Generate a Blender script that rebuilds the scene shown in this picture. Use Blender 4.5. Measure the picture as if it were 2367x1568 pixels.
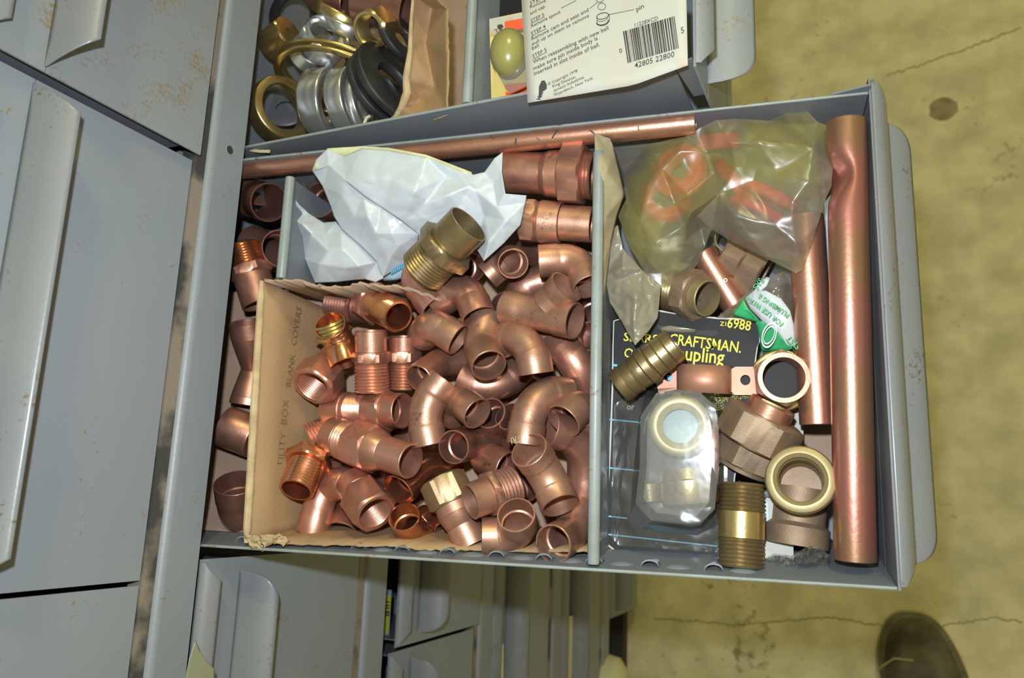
import bpy, bmesh, math, random
from mathutils import Vector, Matrix, noise, geometry
random.seed(7)
V = Vector
S = bpy.context.scene
COL = S.collection
for o in list(bpy.data.objects): bpy.data.objects.remove(o)

# ------------------------------------------------------------ camera
FPX, CX, CY = 1813.0, 1183.5, 784.0
RIGHT = V((0.9129560881, 0.0356962332, -0.4064934933))
DOWN = V((-0.0493352444, -0.9792031634, -0.1967922675))
FWD = V((-0.4050644576, 0.1997171547, -0.8922084080))
CAM = V((0.4235284, 0.0389290, 0.4144437))
cd = bpy.data.cameras.new('camera'); cam = bpy.data.objects.new('camera', cd); COL.objects.link(cam)
cd.sensor_width = 23.5; cd.lens = FPX / 2367 * 23.5; cd.clip_start = 0.01
cam.matrix_world = Matrix(((RIGHT[0], -DOWN[0], -FWD[0], CAM[0]), (RIGHT[1], -DOWN[1], -FWD[1], CAM[1]),
                           (RIGHT[2], -DOWN[2], -FWD[2], CAM[2]), (0, 0, 0, 1)))
cd.dof.use_dof = True; cd.dof.focus_distance = 0.50; cd.dof.aperture_fstop = 6.3
S.camera = cam

# ------------------------------------------------------------ light and exposure
W = bpy.data.worlds.new('world'); S.world = W; W.use_nodes = True
wn = W.node_tree.nodes; wl = W.node_tree.links
bg = wn['Background']; bg.inputs[1].default_value = 0.50
tc = wn.new('ShaderNodeTexCoord'); sx = wn.new('ShaderNodeSeparateXYZ'); cr = wn.new('ShaderNodeValToRGB')
wl.new(tc.outputs['Generated'], sx.inputs[0]); wl.new(sx.outputs[2], cr.inputs[0]); wl.new(cr.outputs[0], bg.inputs[0])
mr = wn.new('ShaderNodeMapRange'); mr.inputs[1].default_value = -1; mr.inputs[2].default_value = 1
wl.new(sx.outputs[2], mr.inputs[0]); wl.new(mr.outputs[0], cr.inputs[0])
cr.color_ramp.elements[0].color = (0.52, 0.44, 0.22, 1); cr.color_ramp.elements[1].color = (0.66, 0.61, 0.29, 1)
cr.color_ramp.elements[0].position = 0.35; cr.color_ramp.elements[1].position = 0.8

def area(name, loc, target, size, power, color, shape='DISK'):
    l = bpy.data.lights.new(name, 'AREA'); l.shape = shape; l.size = size; l.energy = power; l.color = color
    o = bpy.data.objects.new(name, l); COL.objects.link(o); o.location = loc
    o.rotation_euler = (V(target) - V(loc)).to_track_quat('-Z', 'Y').to_euler()
    return o
FL = CAM - DOWN * 0.058 - FWD * 0.01 - RIGHT * 0.02
area('camera_flash', FL, CAM + FWD * 0.55, 0.018, 3.5, (0.84, 0.92, 1.0))
area('ceiling_lamp_light', (1.1, 1.9, 1.9), (0.3, 0.1, -0.4), 0.45, 21, (1.0, 0.95, 0.45))
S.view_settings.view_transform = 'Standard'; S.view_settings.look = 'None'
S.view_settings.exposure = 0.0; S.view_settings.gamma = 1.0; S.view_settings.use_curve_mapping = False

# ------------------------------------------------------------ frames
UW = V((0.9924629, 0, -0.1225455)); VW = V((0.0009092, 0.9999725, 0.0073633)); WW = V((0.1225421, -0.0074192, 0.9924356))
def D(u, v, h): return UW * u + VW * v + WW * h          # coordinates of the sagging open drawer
def ray(x, y): return RIGHT * ((x - CX) / FPX) + DOWN * ((y - CY) / FPX) + FWD
def P(x, y, h):                                         # point of the open drawer's level h seen at x, y
    d = ray(x, y); return CAM + d * ((h - CAM.dot(WW)) / d.dot(WW))
def Uz(x, y, z):
    d = ray(x, y); return CAM + d * ((z - CAM.z) / d.z)
def leg(C0, x, y, L, s):
    d = ray(x, y).normalized(); m = C0 - CAM; b = d.dot(m); c = m.dot(m) - L * L; q = b * b - c
    if q <= 0: pt = CAM + d * b; return C0 + (pt - C0).normalized() * L
    r = math.sqrt(q); return CAM + d * (b - r if s > 0 else b + r)

# ------------------------------------------------------------ materials
def nn(nt, t, **k):
    n = nt.nodes.new(t)
    for a, b in k.items(): setattr(n, a, b)
    return n
def mat(name, base, metal=0.0, rough=0.5, base2=None, scale=30, lo=0.4, hi=0.65, bump=0.0, bscale=200, spots=None, sscale=60, slo=0.64, shi=0.70, rvar=0.0, spec=0.5, vary=0.0, coat=0.0, detail=6, stretch=None):
    m = bpy.data.materials.new(name); m.use_nodes = True; nt = m.node_tree; L = nt.links
    b = nt.nodes['Principled BSDF']; b.inputs['Base Color'].default_value = (*base, 1)
    b.inputs['Metallic'].default_value = metal; b.inputs['Roughness'].default_value = rough
    b.inputs['Specular IOR Level'].default_value = spec; b.inputs['Coat Weight'].default_value = coat; b.inputs['Coat Roughness'].default_value = 0.15
    t = nn(nt, 'ShaderNodeTexCoord'); src = t.outputs['Object']
    if stretch:
        mp = nn(nt, 'ShaderNodeMapping'); mp.inputs['Scale'].default_value = stretch; L.new(src, mp.inputs[0]); src = mp.outputs[0]
    oi = nn(nt, 'ShaderNodeObjectInfo')
    ad = nn(nt, 'ShaderNodeVectorMath', operation='ADD'); sc = nn(nt, 'ShaderNodeVectorMath', operation='SCALE'); sc.inputs['Scale'].default_value = 7.0
    cb = nn(nt, 'ShaderNodeCombineXYZ'); L.new(oi.outputs['Random'], cb.inputs[0]); L.new(cb.outputs[0], sc.inputs[0]); L.new(src, ad.inputs[0]); L.new(sc.outputs[0], ad.inputs[1])
    co = ad.outputs[0]; col = None
    def nz(s, d=6):
        n = nn(nt, 'ShaderNodeTexNoise'); n.inputs['Scale'].default_value = s; n.inputs['Detail'].default_value = d; L.new(co, n.inputs[0]); return n
    def mr_(o, a, c, x=0.0, y=1.0):
        r = nn(nt, 'ShaderNodeMapRange'); r.inputs[1].default_value = a; r.inputs[2].default_value = c; r.inputs[3].default_value = x; r.inputs[4].default_value = y; L.new(o, r.inputs[0]); return r.outputs[0]
    def mix(f, a, c):
        x = nn(nt, 'ShaderNodeMix', data_type='RGBA'); L.new(f, x.inputs[0])
        for i, v in ((6, a), (7, c)):
            if isinstance(v, tuple): x.inputs[i].default_value = (*v, 1)
            else: L.new(v, x.inputs[i])
        return x.outputs[2]
    if base2:
        col = mix(mr_(nz(scale, detail).outputs[0], lo, hi), base, base2)
    if spots:
        ma = nn(nt, 'ShaderNodeMath', operation='MULTIPLY_ADD'); L.new(nz(sscale / 9, 2).outputs[0], ma.inputs[0]); ma.inputs[1].default_value = 0.9; L.new(nz(sscale, 6).outputs[0], ma.inputs[2])
        col = mix(mr_(ma.outputs[0], slo + 0.45, shi + 0.47), col if col else base, spots)
    if vary:
        h = nn(nt, 'ShaderNodeHueSaturation'); L.new(mr_(oi.outputs['Random'], 0, 1, 1 - vary, 1 + vary), h.inputs['Value'])
        h.inputs['Saturation'].default_value = 1
        if col: L.new(col, h.inputs['Color'])
        else: h.inputs['Color'].default_value = (*base, 1)
        col = h.outputs[0]
    if col: L.new(col, b.inputs['Base Color'])
    if rvar:
        L.new(mr_(nz(scale * 1.7, 4).outputs[0], 0.3, 0.7, rough - rvar, rough + rvar), b.inputs['Roughness'])
    if bump:
        bp = nn(nt, 'ShaderNodeBump'); bp.inputs['Strength'].default_value = bump; bp.inputs['Distance'].default_value = 0.001
        L.new(nz(bscale, 4).outputs[0], bp.inputs['Height']); L.new(bp.outputs[0], b.inputs['Normal'])
    return m
def film(name, tint, alpha, rough=0.18, gloss=0.35, tint2=None, scale=25):
    m = bpy.data.materials.new(name); m.use_nodes = True; nt = m.node_tree; L = nt.links; nt.nodes.clear()
    out = nn(nt, 'ShaderNodeOutputMaterial'); tr = nn(nt, 'ShaderNodeBsdfTransparent'); tr.inputs[0].default_value = (*[0.5 + 0.5 * c for c in tint], 1)
    df = nn(nt, 'ShaderNodeBsdfDiffuse'); tl = nn(nt, 'ShaderNodeBsdfTranslucent'); gl = nn(nt, 'ShaderNodeBsdfGlossy')
    gl.inputs['Roughness'].default_value = rough; gl.inputs[0].default_value = (1, 1, 1, 1)
    for n in (df, tl): n.inputs[0].default_value = (*tint, 1)
    t = nn(nt, 'ShaderNodeTexCoord'); n1 = nn(nt, 'ShaderNodeTexNoise'); n1.inputs['Scale'].default_value = scale; L.new(t.outputs['Object'], n1.inputs[0])
    if tint2:
        x = nn(nt, 'ShaderNodeMix', data_type='RGBA'); r = nn(nt, 'ShaderNodeMapRange'); r.inputs[1].default_value = 0.42; r.inputs[2].default_value = 0.6
        L.new(n1.outputs[0], r.inputs[0]); L.new(r.outputs[0], x.inputs[0]); x.inputs[6].default_value = (*tint, 1); x.inputs[7].default_value = (*tint2, 1)
        L.new(x.outputs[2], df.inputs[0]); L.new(x.outputs[2], tl.inputs[0])
    bp = nn(nt, 'ShaderNodeBump'); bp.inputs['Strength'].default_value = 0.10; bp.inputs['Distance'].default_value = 0.002
    n2 = nn(nt, 'ShaderNodeTexNoise'); n2.inputs['Scale'].default_value = 70; L.new(t.outputs['Object'], n2.inputs[0]); L.new(n2.outputs[0], bp.inputs['Height'])
    for n in (df, gl): L.new(bp.outputs[0], n.inputs['Normal'])
    m1 = nn(nt, 'ShaderNodeMixShader'); m1.inputs[0].default_value = 0.4; L.new(df.outputs[0], m1.inputs[1]); L.new(tl.outputs[0], m1.inputs[2])
    m2 = nn(nt, 'ShaderNodeMixShader'); m2.inputs[0].default_value = alpha; L.new(tr.outputs[0], m2.inputs[1]); L.new(m1.outputs[0], m2.inputs[2])
    fr = nn(nt, 'ShaderNodeFresnel'); fr.inputs[0].default_value = 1.45; mm = nn(nt, 'ShaderNodeMath', operation='MULTIPLY_ADD'); mm.inputs[1].default_value = gloss * 2; mm.inputs[2].default_value = gloss * 0.12
    L.new(fr.outputs[0], mm.inputs[0])
    m3 = nn(nt, 'ShaderNodeMixShader'); L.new(mm.outputs[0], m3.inputs[0]); L.new(m2.outputs[0], m3.inputs[1]); L.new(gl.outputs[0], m3.inputs[2]); L.new(m3.outputs[0], out.inputs[0])
    return m

M = {}
M['paint'] = mat('grey_paint', (0.240, 0.268, 0.290), 0, 0.42, (0.262, 0.284, 0.302), 9, 0.3, 0.7, 0.12, 900, (0.27, 0.18, 0.09), 420, 0.74, 0.84, spec=0.5)
M['paintr'] = mat('rusty_grey_paint', (0.24, 0.268, 0.282), 0, 0.42, (0.27, 0.288, 0.295), 9, 0.3, 0.7, 0.15, 900, (0.27, 0.18, 0.08), 380, 0.58, 0.80, spec=0.5)
M['lip'] = mat('worn_glossy_grey_paint', (0.20, 0.212, 0.225), 0, 0.36, (0.23, 0.236, 0.238), 14, 0.3, 0.7, 0.08, 500, (0.16, 0.12, 0.08), 380, 0.70, 0.80, spec=0.5, coat=0.25)
M['inpaint'] = mat('blue_grey_inner_paint', (0.18, 0.20, 0.225), 0, 0.5, (0.15, 0.165, 0.18), 12, 0.4, 0.7, 0.05, 500, (0.20, 0.13, 0.09), 170, 0.72, 0.78)
M['hem'] = mat('bare_worn_edge_paint', (0.28, 0.315, 0.31), 0, 0.4, (0.25, 0.28, 0.26), 40, 0.4, 0.6, 0.1, 500, (0.20, 0.12, 0.07), 400, 0.70, 0.80)
M['grime'] = mat('rust_and_grime', (0.26, 0.215, 0.165), 0, 0.7, (0.055, 0.055, 0.05), 13, 0.54, 0.60, 0.2, 400)
M['dark'] = mat('dark_interior_and_holes', (0.035, 0.035, 0.035), 0, 0.7)
M['floor'] = mat('yellowed_concrete', (0.76, 0.68, 0.43), 0, 0.85, (0.56, 0.50, 0.31), 16, 0.38, 0.66, 0.3, 160, (0.30, 0.25, 0.14), 60, 0.68, 0.82, detail=9)
M['crack'] = mat('floor_crack_dirt', (0.20, 0.165, 0.085), 0, 0.9)
M['stain'] = mat('floor_oil_stain', (0.24, 0.19, 0.10), 0, 0.85, (0.38, 0.32, 0.18), 40, 0.35, 0.7)
C1 = (0.64, 0.325, 0.235); C2 = (0.52, 0.255, 0.18)
M['cu'] = mat('copper', C1, 0.82, 0.38, C2, 60, 0.4, 0.7, 0.08, 900, (0.30, 0.15, 0.10), 300, 0.74, 0.86, rvar=0.06, vary=0.16)
M['cub'] = mat('tarnished_brown_copper', (0.54, 0.29, 0.20), 0.72, 0.43, (0.41, 0.22, 0.15), 70, 0.4, 0.65, 0.10, 900, (0.22, 0.12, 0.08), 380, 0.70, 0.84, rvar=0.06, vary=0.16)
M['cuo'] = mat('orange_shiny_copper', (0.80, 0.37, 0.20), 0.95, 0.22, (0.62, 0.28, 0.16), 60, 0.4, 0.65, 0.06, 600, rvar=0.05, vary=0.1)
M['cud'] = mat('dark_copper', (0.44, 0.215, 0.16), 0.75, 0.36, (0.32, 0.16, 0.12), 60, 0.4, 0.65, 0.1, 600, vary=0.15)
M['tube'] = mat('drawn_copper_tube', (0.66, 0.34, 0.235), 0.85, 0.34, (0.58, 0.29, 0.20), 40, 0.4, 0.7, 0.08, 500, (0.25, 0.12, 0.08), 240, 0.78, 0.86)
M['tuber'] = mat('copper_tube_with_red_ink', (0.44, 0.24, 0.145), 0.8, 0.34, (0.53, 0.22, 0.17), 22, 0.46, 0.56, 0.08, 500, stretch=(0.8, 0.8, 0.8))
M['brass'] = mat('brass', (0.60, 0.46, 0.20), 0.9, 0.30, (0.50, 0.36, 0.15), 50, 0.4, 0.65, 0.08, 600, vary=0.08)
M['brassd'] = mat('dull_brass', (0.34, 0.255, 0.13), 0.8, 0.37, (0.25, 0.185, 0.10), 60, 0.4, 0.65, 0.12, 500)
M['bronze'] = mat('cast_bronze', (0.33, 0.235, 0.15), 0.5, 0.55, (0.25, 0.17, 0.115), 60, 0.4, 0.65, 0.22, 1400, (0.10, 0.15, 0.11), 160, 0.78, 0.84)
M['bronzei'] = mat('machined_bronze_edge', (0.36, 0.285, 0.145), 0.6, 0.48, bump=0.1)
M['strapcu'] = mat('matte_copper_strap', (0.50, 0.25, 0.17), 0.55, 0.5, (0.42, 0.21, 0.14), 50)
M['olivecu'] = mat('olive_tarnished_copper', (0.33, 0.25, 0.13), 0.6, 0.45, (0.36, 0.22, 0.13), 60, 0.4, 0.6, 0.1, 500, (0.14, 0.20, 0.12), 150, 0.68, 0.76)
M['gold'] = mat('bright_brass', (0.85, 0.70, 0.34), 0.6, 0.42)
M['chrome'] = mat('chrome', (0.86, 0.87, 0.87), 0.9, 0.26, (0.5, 0.5, 0.5), 30, 0.4, 0.7, 0.03, 300, (0.25, 0.17, 0.12), 90, 0.68, 0.72)
M['rubber'] = mat('black_rubber', (0.018, 0.018, 0.018), 0, 0.5, (0.035, 0.035, 0.033), 40)
M['redrub'] = mat('red_rubber', (0.70, 0.03, 0.03), 0, 0.5)
M['card'] = mat('brown_cardboard', (0.40, 0.25, 0.12), 0, 0.85, (0.34, 0.215, 0.11), 30, 0.35, 0.7, 0.35, 500, (0.30, 0.17, 0.08), 40, 0.66, 0.76)
M['cardp'] = mat('pinkish_cardboard', (0.42, 0.29, 0.20), 0, 0.85, (0.36, 0.24, 0.165), 30, 0.35, 0.7, 0.3, 500)
M['edge'] = mat('torn_cardboard_edge', (0.60, 0.46, 0.25), 0, 0.9, (0.44, 0.31, 0.17), 90, 0.35, 0.7, 0.6, 900)
M['ink'] = mat('faded_box_ink', (0.20, 0.13, 0.06), 0, 0.8)
M['white'] = mat('white_plastic_film', (0.56, 0.60, 0.63), 0, 0.32, (0.50, 0.54, 0.58), 16, 0.35, 0.7, 0.06, 120, spec=0.5)
M['yfilm'] = mat('yellowed_bag_edge', (0.68, 0.68, 0.38), 0, 0.3, (0.55, 0.54, 0.30), 30, bump=0.3, bscale=90)
M['paper'] = mat('white_card', (0.54, 0.53, 0.46), 0, 0.6, (0.51, 0.48, 0.37), 22, 0.5, 0.75, 0.05, 300, (0.55, 0.38, 0.17), 34, 0.69, 0.76)
M['tan'] = mat('aged_tan_paper', (0.40, 0.345, 0.205), 0, 0.75, (0.34, 0.285, 0.165), 25, 0.35, 0.7, 0.2, 200)
M['black'] = mat('black_card', (0.020, 0.020, 0.022), 0, 0.5, spec=0.2)
M['ytext'] = mat('yellow_ink', (0.80, 0.68, 0.03), 0, 0.5)
M['wtext'] = mat('white_ink', (0.75, 0.76, 0.74), 0, 0.5)
M['ktext'] = mat('black_ink', (0.06, 0.055, 0.05), 0, 0.6)
M['blue'] = mat('light_blue_ink', (0.13, 0.47, 0.70), 0, 0.4)
M['green'] = mat('green_ink', (0.04, 0.40, 0.15), 0, 0.35)
M['orange'] = mat('orange_red_ink', (0.85, 0.12, 0.04), 0, 0.5)
M['yelcard'] = mat('yellow_card', (0.78, 0.60, 0.18), 0, 0.6)
M['olive'] = mat('olive_plastic_ball', (0.30, 0.27, 0.08), 0, 0.32, coat=0.5)
M['ylabel'] = mat('yellow_label', (0.75, 0.72, 0.04), 0, 0.5)
M['lblue'] = mat('pale_blue_plastic', (0.42, 0.58, 0.65), 0, 0.4)
M['cream'] = mat('cream_plastic', (0.70, 0.66, 0.38), 0, 0.5)
M['steel'] = mat('dull_steel', (0.26, 0.265, 0.28), 0.6, 0.4)
M['bagy'] = film('yellow_translucent_bag', (0.68, 0.62, 0.24), 0.36, 0.33, 0.3, (0.42, 0.40, 0.34), 14)
M['bagg'] = film('grey_translucent_bag', (0.52, 0.47, 0.36), 0.62, 0.25, 0.3)
M['bagc'] = film('clear_crinkled_film', (0.50, 0.47, 0.42), 0.10, 0.12, 0.4)
M['cello'] = film('crinkled_cellophane', (0.55, 0.54, 0.52), 0.30, 0.15, 0.5)
M['bagp'] = film('clear_parts_bag', (0.42, 0.38, 0.30), 0.45, 0.16, 0.5)
M['blist'] = film('clear_blister', (0.72, 0.74, 0.74), 0.24, 0.10, 0.6)
M['bagw'] = film('pale_yellow_bag_corner', (0.62, 0.66, 0.45), 0.55, 0.2, 0.4)
M['shoe'] = mat('dark_worn_leather', (0.055, 0.047, 0.03), 0, 0.7, (0.13, 0.11, 0.06), 22, 0.4, 0.6, 0.3, 200)
M['sole'] = mat('greyish_shoe_welt', (0.17, 0.155, 0.085), 0, 0.7, (0.10, 0.09, 0.05), 40, bump=0.3)
M['sand'] = mat('yellow_sole_edge', (0.40, 0.34, 0.14), 0, 0.7)

# ------------------------------------------------------------ object helpers
def thing(name, label, cat, loc=(0, 0, 0), group=None):
    o = bpy.data.objects.new(name, None); COL.objects.link(o); o.location = loc; o.empty_display_size = 0.01
    o['label'] = label; o['category'] = cat
    if group: o['group'] = group
    return o
def tag(o, label, cat, group=None):
    o['label'] = label; o['category'] = cat
    if group: o['group'] = group
    return o
def wloc(o):
    p = V(o.location)
    while o.parent: o = o.parent; p = p + o.location
    return p
def mesh(name, verts, faces, m, parent=None, origin=None, ang=35, mats=None, fm=None):
    """verts in world space"""
    org = wloc(parent) if parent else (V(origin) if origin is not None else sum((V(v) for v in verts), V()) / len(verts))
    me = bpy.data.meshes.new(name); me.from_pydata([tuple(V(v) - org) for v in verts], [], faces)
    bm = bmesh.new(); bm.from_mesh(me); bmesh.ops.recalc_face_normals(bm, faces=bm.faces); bm.to_mesh(me); bm.free()
    for x in ([m] if mats is None else mats): me.materials.append(x)
    if fm: me.polygons.foreach_set('material_index', fm)
    me.polygons.foreach_set('use_smooth', [True] * len(me.polygons))
    if ang: me.set_sharp_from_angle(angle=math.radians(ang))
    me.update()
    o = bpy.data.objects.new(name, me); COL.objects.link(o)
    if parent: o.parent = parent
    else: o.location = org
    return o
class MB:
    def __init__(s): s.v = []; s.f = []
    def add(s, v, f):
        k = len(s.v); s.v += v; s.f += [tuple(i + k for i in q) for q in f]
    def box(s, a, b, F=None):
        F = F or (lambda x, y, z: V((x, y, z)))
        v = [F(x, y, z) for x in (a[0], b[0]) for y in (a[1], b[1]) for z in (a[2], b[2])]
        s.add(v, [(0, 1, 3, 2), (4, 6, 7, 5), (0, 4, 5, 1), (2, 3, 7, 6), (0, 2, 6, 4), (1, 5, 7, 3)])
    def prism(s, poly, d):
        n = len(poly); s.add([V(p) for p in poly] + [V(p) + V(d) for p in poly],
              [tuple(range(n)), tuple(range(2 * n - 1, n - 1, -1))] + [(i, (i + 1) % n, (i + 1) % n + n, i + n) for i in range(n)])
    def build(s, name, m, parent=None, **k): return mesh(name, s.v, s.f, m, parent, **k)

# swept hollow body along a path
class Path:
    def __init__(s, pts):
        s.p = [V(p) for p in pts]; s.s = [0.0]
        for a, b in zip(s.p, s.p[1:]): s.s.append(s.s[-1] + (b - a).length)
        s.L = s.s[-1]
        t0 = (s.p[1] - s.p[0]).normalized(); r = t0.orthogonal().normalized()
        if abs(t0.dot(WW)) < 0.95: r = (WW - t0 * WW.dot(t0)).normalized()
        s.T = []; s.N = []
        for i in range(len(s.p)):
            a = s.p[max(i - 1, 0)]; b = s.p[min(i + 1, len(s.p) - 1)]; t = (b - a).normalized()
            r = (r - t * r.dot(t)).normalized(); s.T.append(t); s.N.append(r)
    def at(s, x):
        i = 0
        while i < len(s.s) - 2 and x > s.s[i + 1]: i += 1
        f = (x - s.s[i]) / max(s.s[i + 1] - s.s[i], 1e-9); p = s.p[i].lerp(s.p[i + 1], f)
        t = s.T[i].lerp(s.T[i + 1], f).normalized(); n = s.N[i].lerp(s.N[i + 1], f); n = (n - t * n.dot(t)).normalized()
        return p, t, n
def bend(A, C, B, rf, n=10):
    a = (A - C); b = (B - C); la, lb = a.length, b.length; a.normalize(); b.normalize()
    ang = a.angle(b); k = rf / math.tan(ang / 2); k = min(k, la * 0.85, lb * 0.85); rf = k * math.tan(ang / 2)
    if ang > 3.05: return [A, B]
    p1 = C + a * k; p2 = C + b * k; O = C + (a + b).normalized() * (rf / math.sin(ang / 2))
    x = (p1 - O); y = (p2 - O); th = x.angle(y); out = [A]
    for i in range(n + 1):
        f = i / n; out.append(O + (x * math.sin((1 - f) * th) + y * math.sin(f * th)) / math.sin(th))
    return out + [B]
def sweep(name, path, outer, inner, m, parent, seg=32, hexa=False, ang=35, phase=0.0, origin=None, sides=6):
    """outer/inner: list of (s, r); hexa: radius is flat-to-centre, ends chamfered"""
    def samples(prof):
        o = []
        for (s0, r0), (s1, r1) in zip(prof, prof[1:]):
            o.append((s0, r0))
            for q in path.s:
                if min(s0, s1) + 1e-5 < q < max(s0, s1) - 1e-5: o.append((q, r0 + (r1 - r0) * (q - s0) / (s1 - s0)))
            if len(o) > 1 and s1 < s0: pass
        o.append(prof[-1]); return o
    def rings(prof, hx):
        out = []; q = sorted(samples(prof), key=lambda t: 0)
        for s_, r_ in prof_order(prof):
            p, t, n = path.at(s_); bn = t.cross(n); ring = []
            for k in range(seg):
                th = 2 * math.pi * k / seg + phase; rr = r_
                if hx:
                    a = ((math.degrees(2 * math.pi * k / seg)) % (360 / sides)) - 180 / sides
                    rr = min(hexa / math.cos(math.radians(a)), r_)
                ring.append(p + (n * math.cos(th) + bn * math.sin(th)) * rr)
            out.append(ring)
        return out
    def prof_order(prof):
        out = []
        for (s0, r0), (s1, r1) in zip(prof, prof[1:]):
            out.append((s0, r0)); mid = [q for q in path.s if min(s0, s1) + 1e-5 < q < max(s0, s1) - 1e-5]
            if s1 < s0: mid = mid[::-1]
            for q in mid: out.append((q, r0 + (r1 - r0) * (q - s0) / (s1 - s0)))
        out.append(prof[-1]); return out
    R = rings(outer, bool(hexa))
    solid = inner is None
    if not solid: R += rings([(a, b) for a, b in inner][::-1], False)
    v = [p for r in R for p in r]; f = []; n = len(R)
    for i in range(n - 1 if solid else n):
        j = (i + 1) % n
        for k in range(seg):
            l = (k + 1) % seg; f.append((i * seg + k, i * seg + l, j * seg + l, j * seg + k))
    if solid: f += [tuple(range(seg))[::-1], tuple(range((n - 1) * seg, n * seg))]
    return mesh(name, v, f, m, parent, ang=ang, origin=origin)
def thread(a, b, r, pitch=0.0022, d=0.0010, taper=0.0):
    n = max(3, int(abs(b - a) / pitch)); o = [(a, r - d * 1.3)]
    for i in range(n):
        s0 = a + (b - a) * i / n; s1 = a + (b - a) * (i + 0.5) / n; k = taper * (1 - (i + 0.5) / n)
        o += [(s0, r - d - k)] if i else []; o += [(s1, r - k)]
    o.append((b, r - d)); return o

ELB = 'copper fittings heaped in the open drawer'
def elbow(label, C, A, B, r=0.0118, m='cu', L=0.027, L2=None, rf=0.0135, cup=0.0125, r2=None, name='elbow_fitting', cat='pipe fitting', group=ELB):
    """C=(x,y,h mm) bend corner; A,B=(x,y,sign)"""
    c = P(C[0], C[1], C[2] / 1000); a = leg(c, A[0], A[1], L, A[2]); b = leg(c, B[0], B[1], L2 or L, B[2])
    pa = Path(bend(a, c, b, rf)); T = pa.L; r2 = r2 or r; d = 0.0006; w = 0.001; e = 0.0003
    o = [(0, r - e), (e, r), (cup, r), (cup + 0.0015, r - d), (T - cup - 0.0015, r2 - d), (T - cup, r2), (T - e, r2), (T, r2 - e)]
    i = [(0, r - w), (cup, r - w), (cup + 0.0006, r - w - 0.0012), (T - cup - 0.0006, r2 - w - 0.0012), (T - cup, r2 - w), (T, r2 - w)]
    ob = sweep(name, pa, o, i, M[m], None, origin=c); tag(ob, label, cat, group); return ob
def straight(label, A, B, parts, m='cu', L=None, name='adapter_fitting', cat='pipe fitting', phase=0.2, group=ELB, bore=None, mats={}, frame=P):
    """A=(x,y,h) first end; B=(x,y,h) or (x,y,sign,'s') with L. parts: (kind, f0, f1, r, r1)"""
    a = frame(A[0], A[1], A[2] / 1000)
    b = leg(a, B[0], B[1], L, B[2]) if L else frame(B[0], B[1], B[2] / 1000)
    pa = Path([a, b]); T = pa.L; root = thing(name, label, cat, (a + b) / 2, group)
    nm = {'cup': 'socket_end', 'hex': 'hex_collar', 'thr': 'threaded_end', 'ithr': 'female_threaded_end', 'neck': 'neck', 'cup2': 'socket_end', 'thr2': 'threaded_end'}
    for q in parts:
        k, f0, f1, r = q[:4]; r1 = q[4] if len(q) > 4 else r; s0, s1 = f0 * T, f1 * T; mm = M[mats.get(k, m)]
        e = 0.0003
        w = 0.0011
        if k in ('cup', 'cup2', 'neck'):
            sweep(nm[k], pa, [(s0, r - e), (s0 + e, r), (s1 - e, r1), (s1, r1 - e)], [(s0, r - w), (s1, r1 - w)], mm, root)
        elif k in ('thr', 'thr2'):
            pr = thread(s0, s1, r, taper=0.0004)
            sweep(nm[k], pa, pr, [(s0, r - 0.0028), (s1, r - 0.0028)], mm, root, ang=20)
        elif k == 'hole_shade':
            sweep('bore_disc', pa, [(s0, r), (s1, r)], None, mm, root)
        elif k == 'hex':
            rc = r / math.cos(math.pi / 6) * 0.985
            bo = bore or r - 0.004
            sweep(nm[k], pa, [(s0, r * 0.985), (s0 + 0.0012, rc), (s1 - 0.0012, rc), (s1, r * 0.985)], [(s0, bo), (s1, bo)], mm, root, seg=48, hexa=r, phase=phase, ang=25)
        elif k == 'ithr':
            rc = r / math.cos(math.pi / 6) * 0.985; ri = r - 0.0032
            inn = [(s0, ri + 0.0006)] + [(s, x) for s, x in thread(s0 + 0.001, s1, ri, 0.0017, -0.0006)]
            sweep(nm[k], pa, [(s0, r * 0.96), (s0 + 0.0014, rc), (s1 - 0.0012, rc), (s1, r * 0.95)], inn, mm, root, seg=48, hexa=r, phase=phase, ang=22)
    return root
def tee(label, A, B, h, branch, r=0.0118, m='cu', rb=None, Lb=0.028, L=0.046, sg=1):
    a = P(A[0], A[1], h / 1000); b = leg(a, B[0], B[1], L, B[2]); rb = rb or r
    root = thing('tee_fitting', label, 'pipe fitting', (a + b) / 2, ELB); pa = Path([a, b]); T = pa.L; w = 0.001; d = 0.0006; c = 0.013
    sweep('tee_run', pa, [(0, r), (c, r), (c + .001, r - d), (T - c - .001, r - d), (T - c, r), (T, r)], [(0, r - w), (T, r - w)], M[m], root)
    mid = (a + b) / 2; e = leg(mid, branch[0], branch[1], Lb, branch[2]); d0 = (e - mid).normalized()
    pb = Path([mid + d0 * (r - 0.002), e]); T = pb.L
    sweep('tee_branch', pb, [(0, rb + .0004), (0.003, rb - d * .5), (T * .45, rb - d), (T * .5, rb), (T, rb)], [(0, rb - w), (T, rb - w)], M[m], root)
    return root

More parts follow.
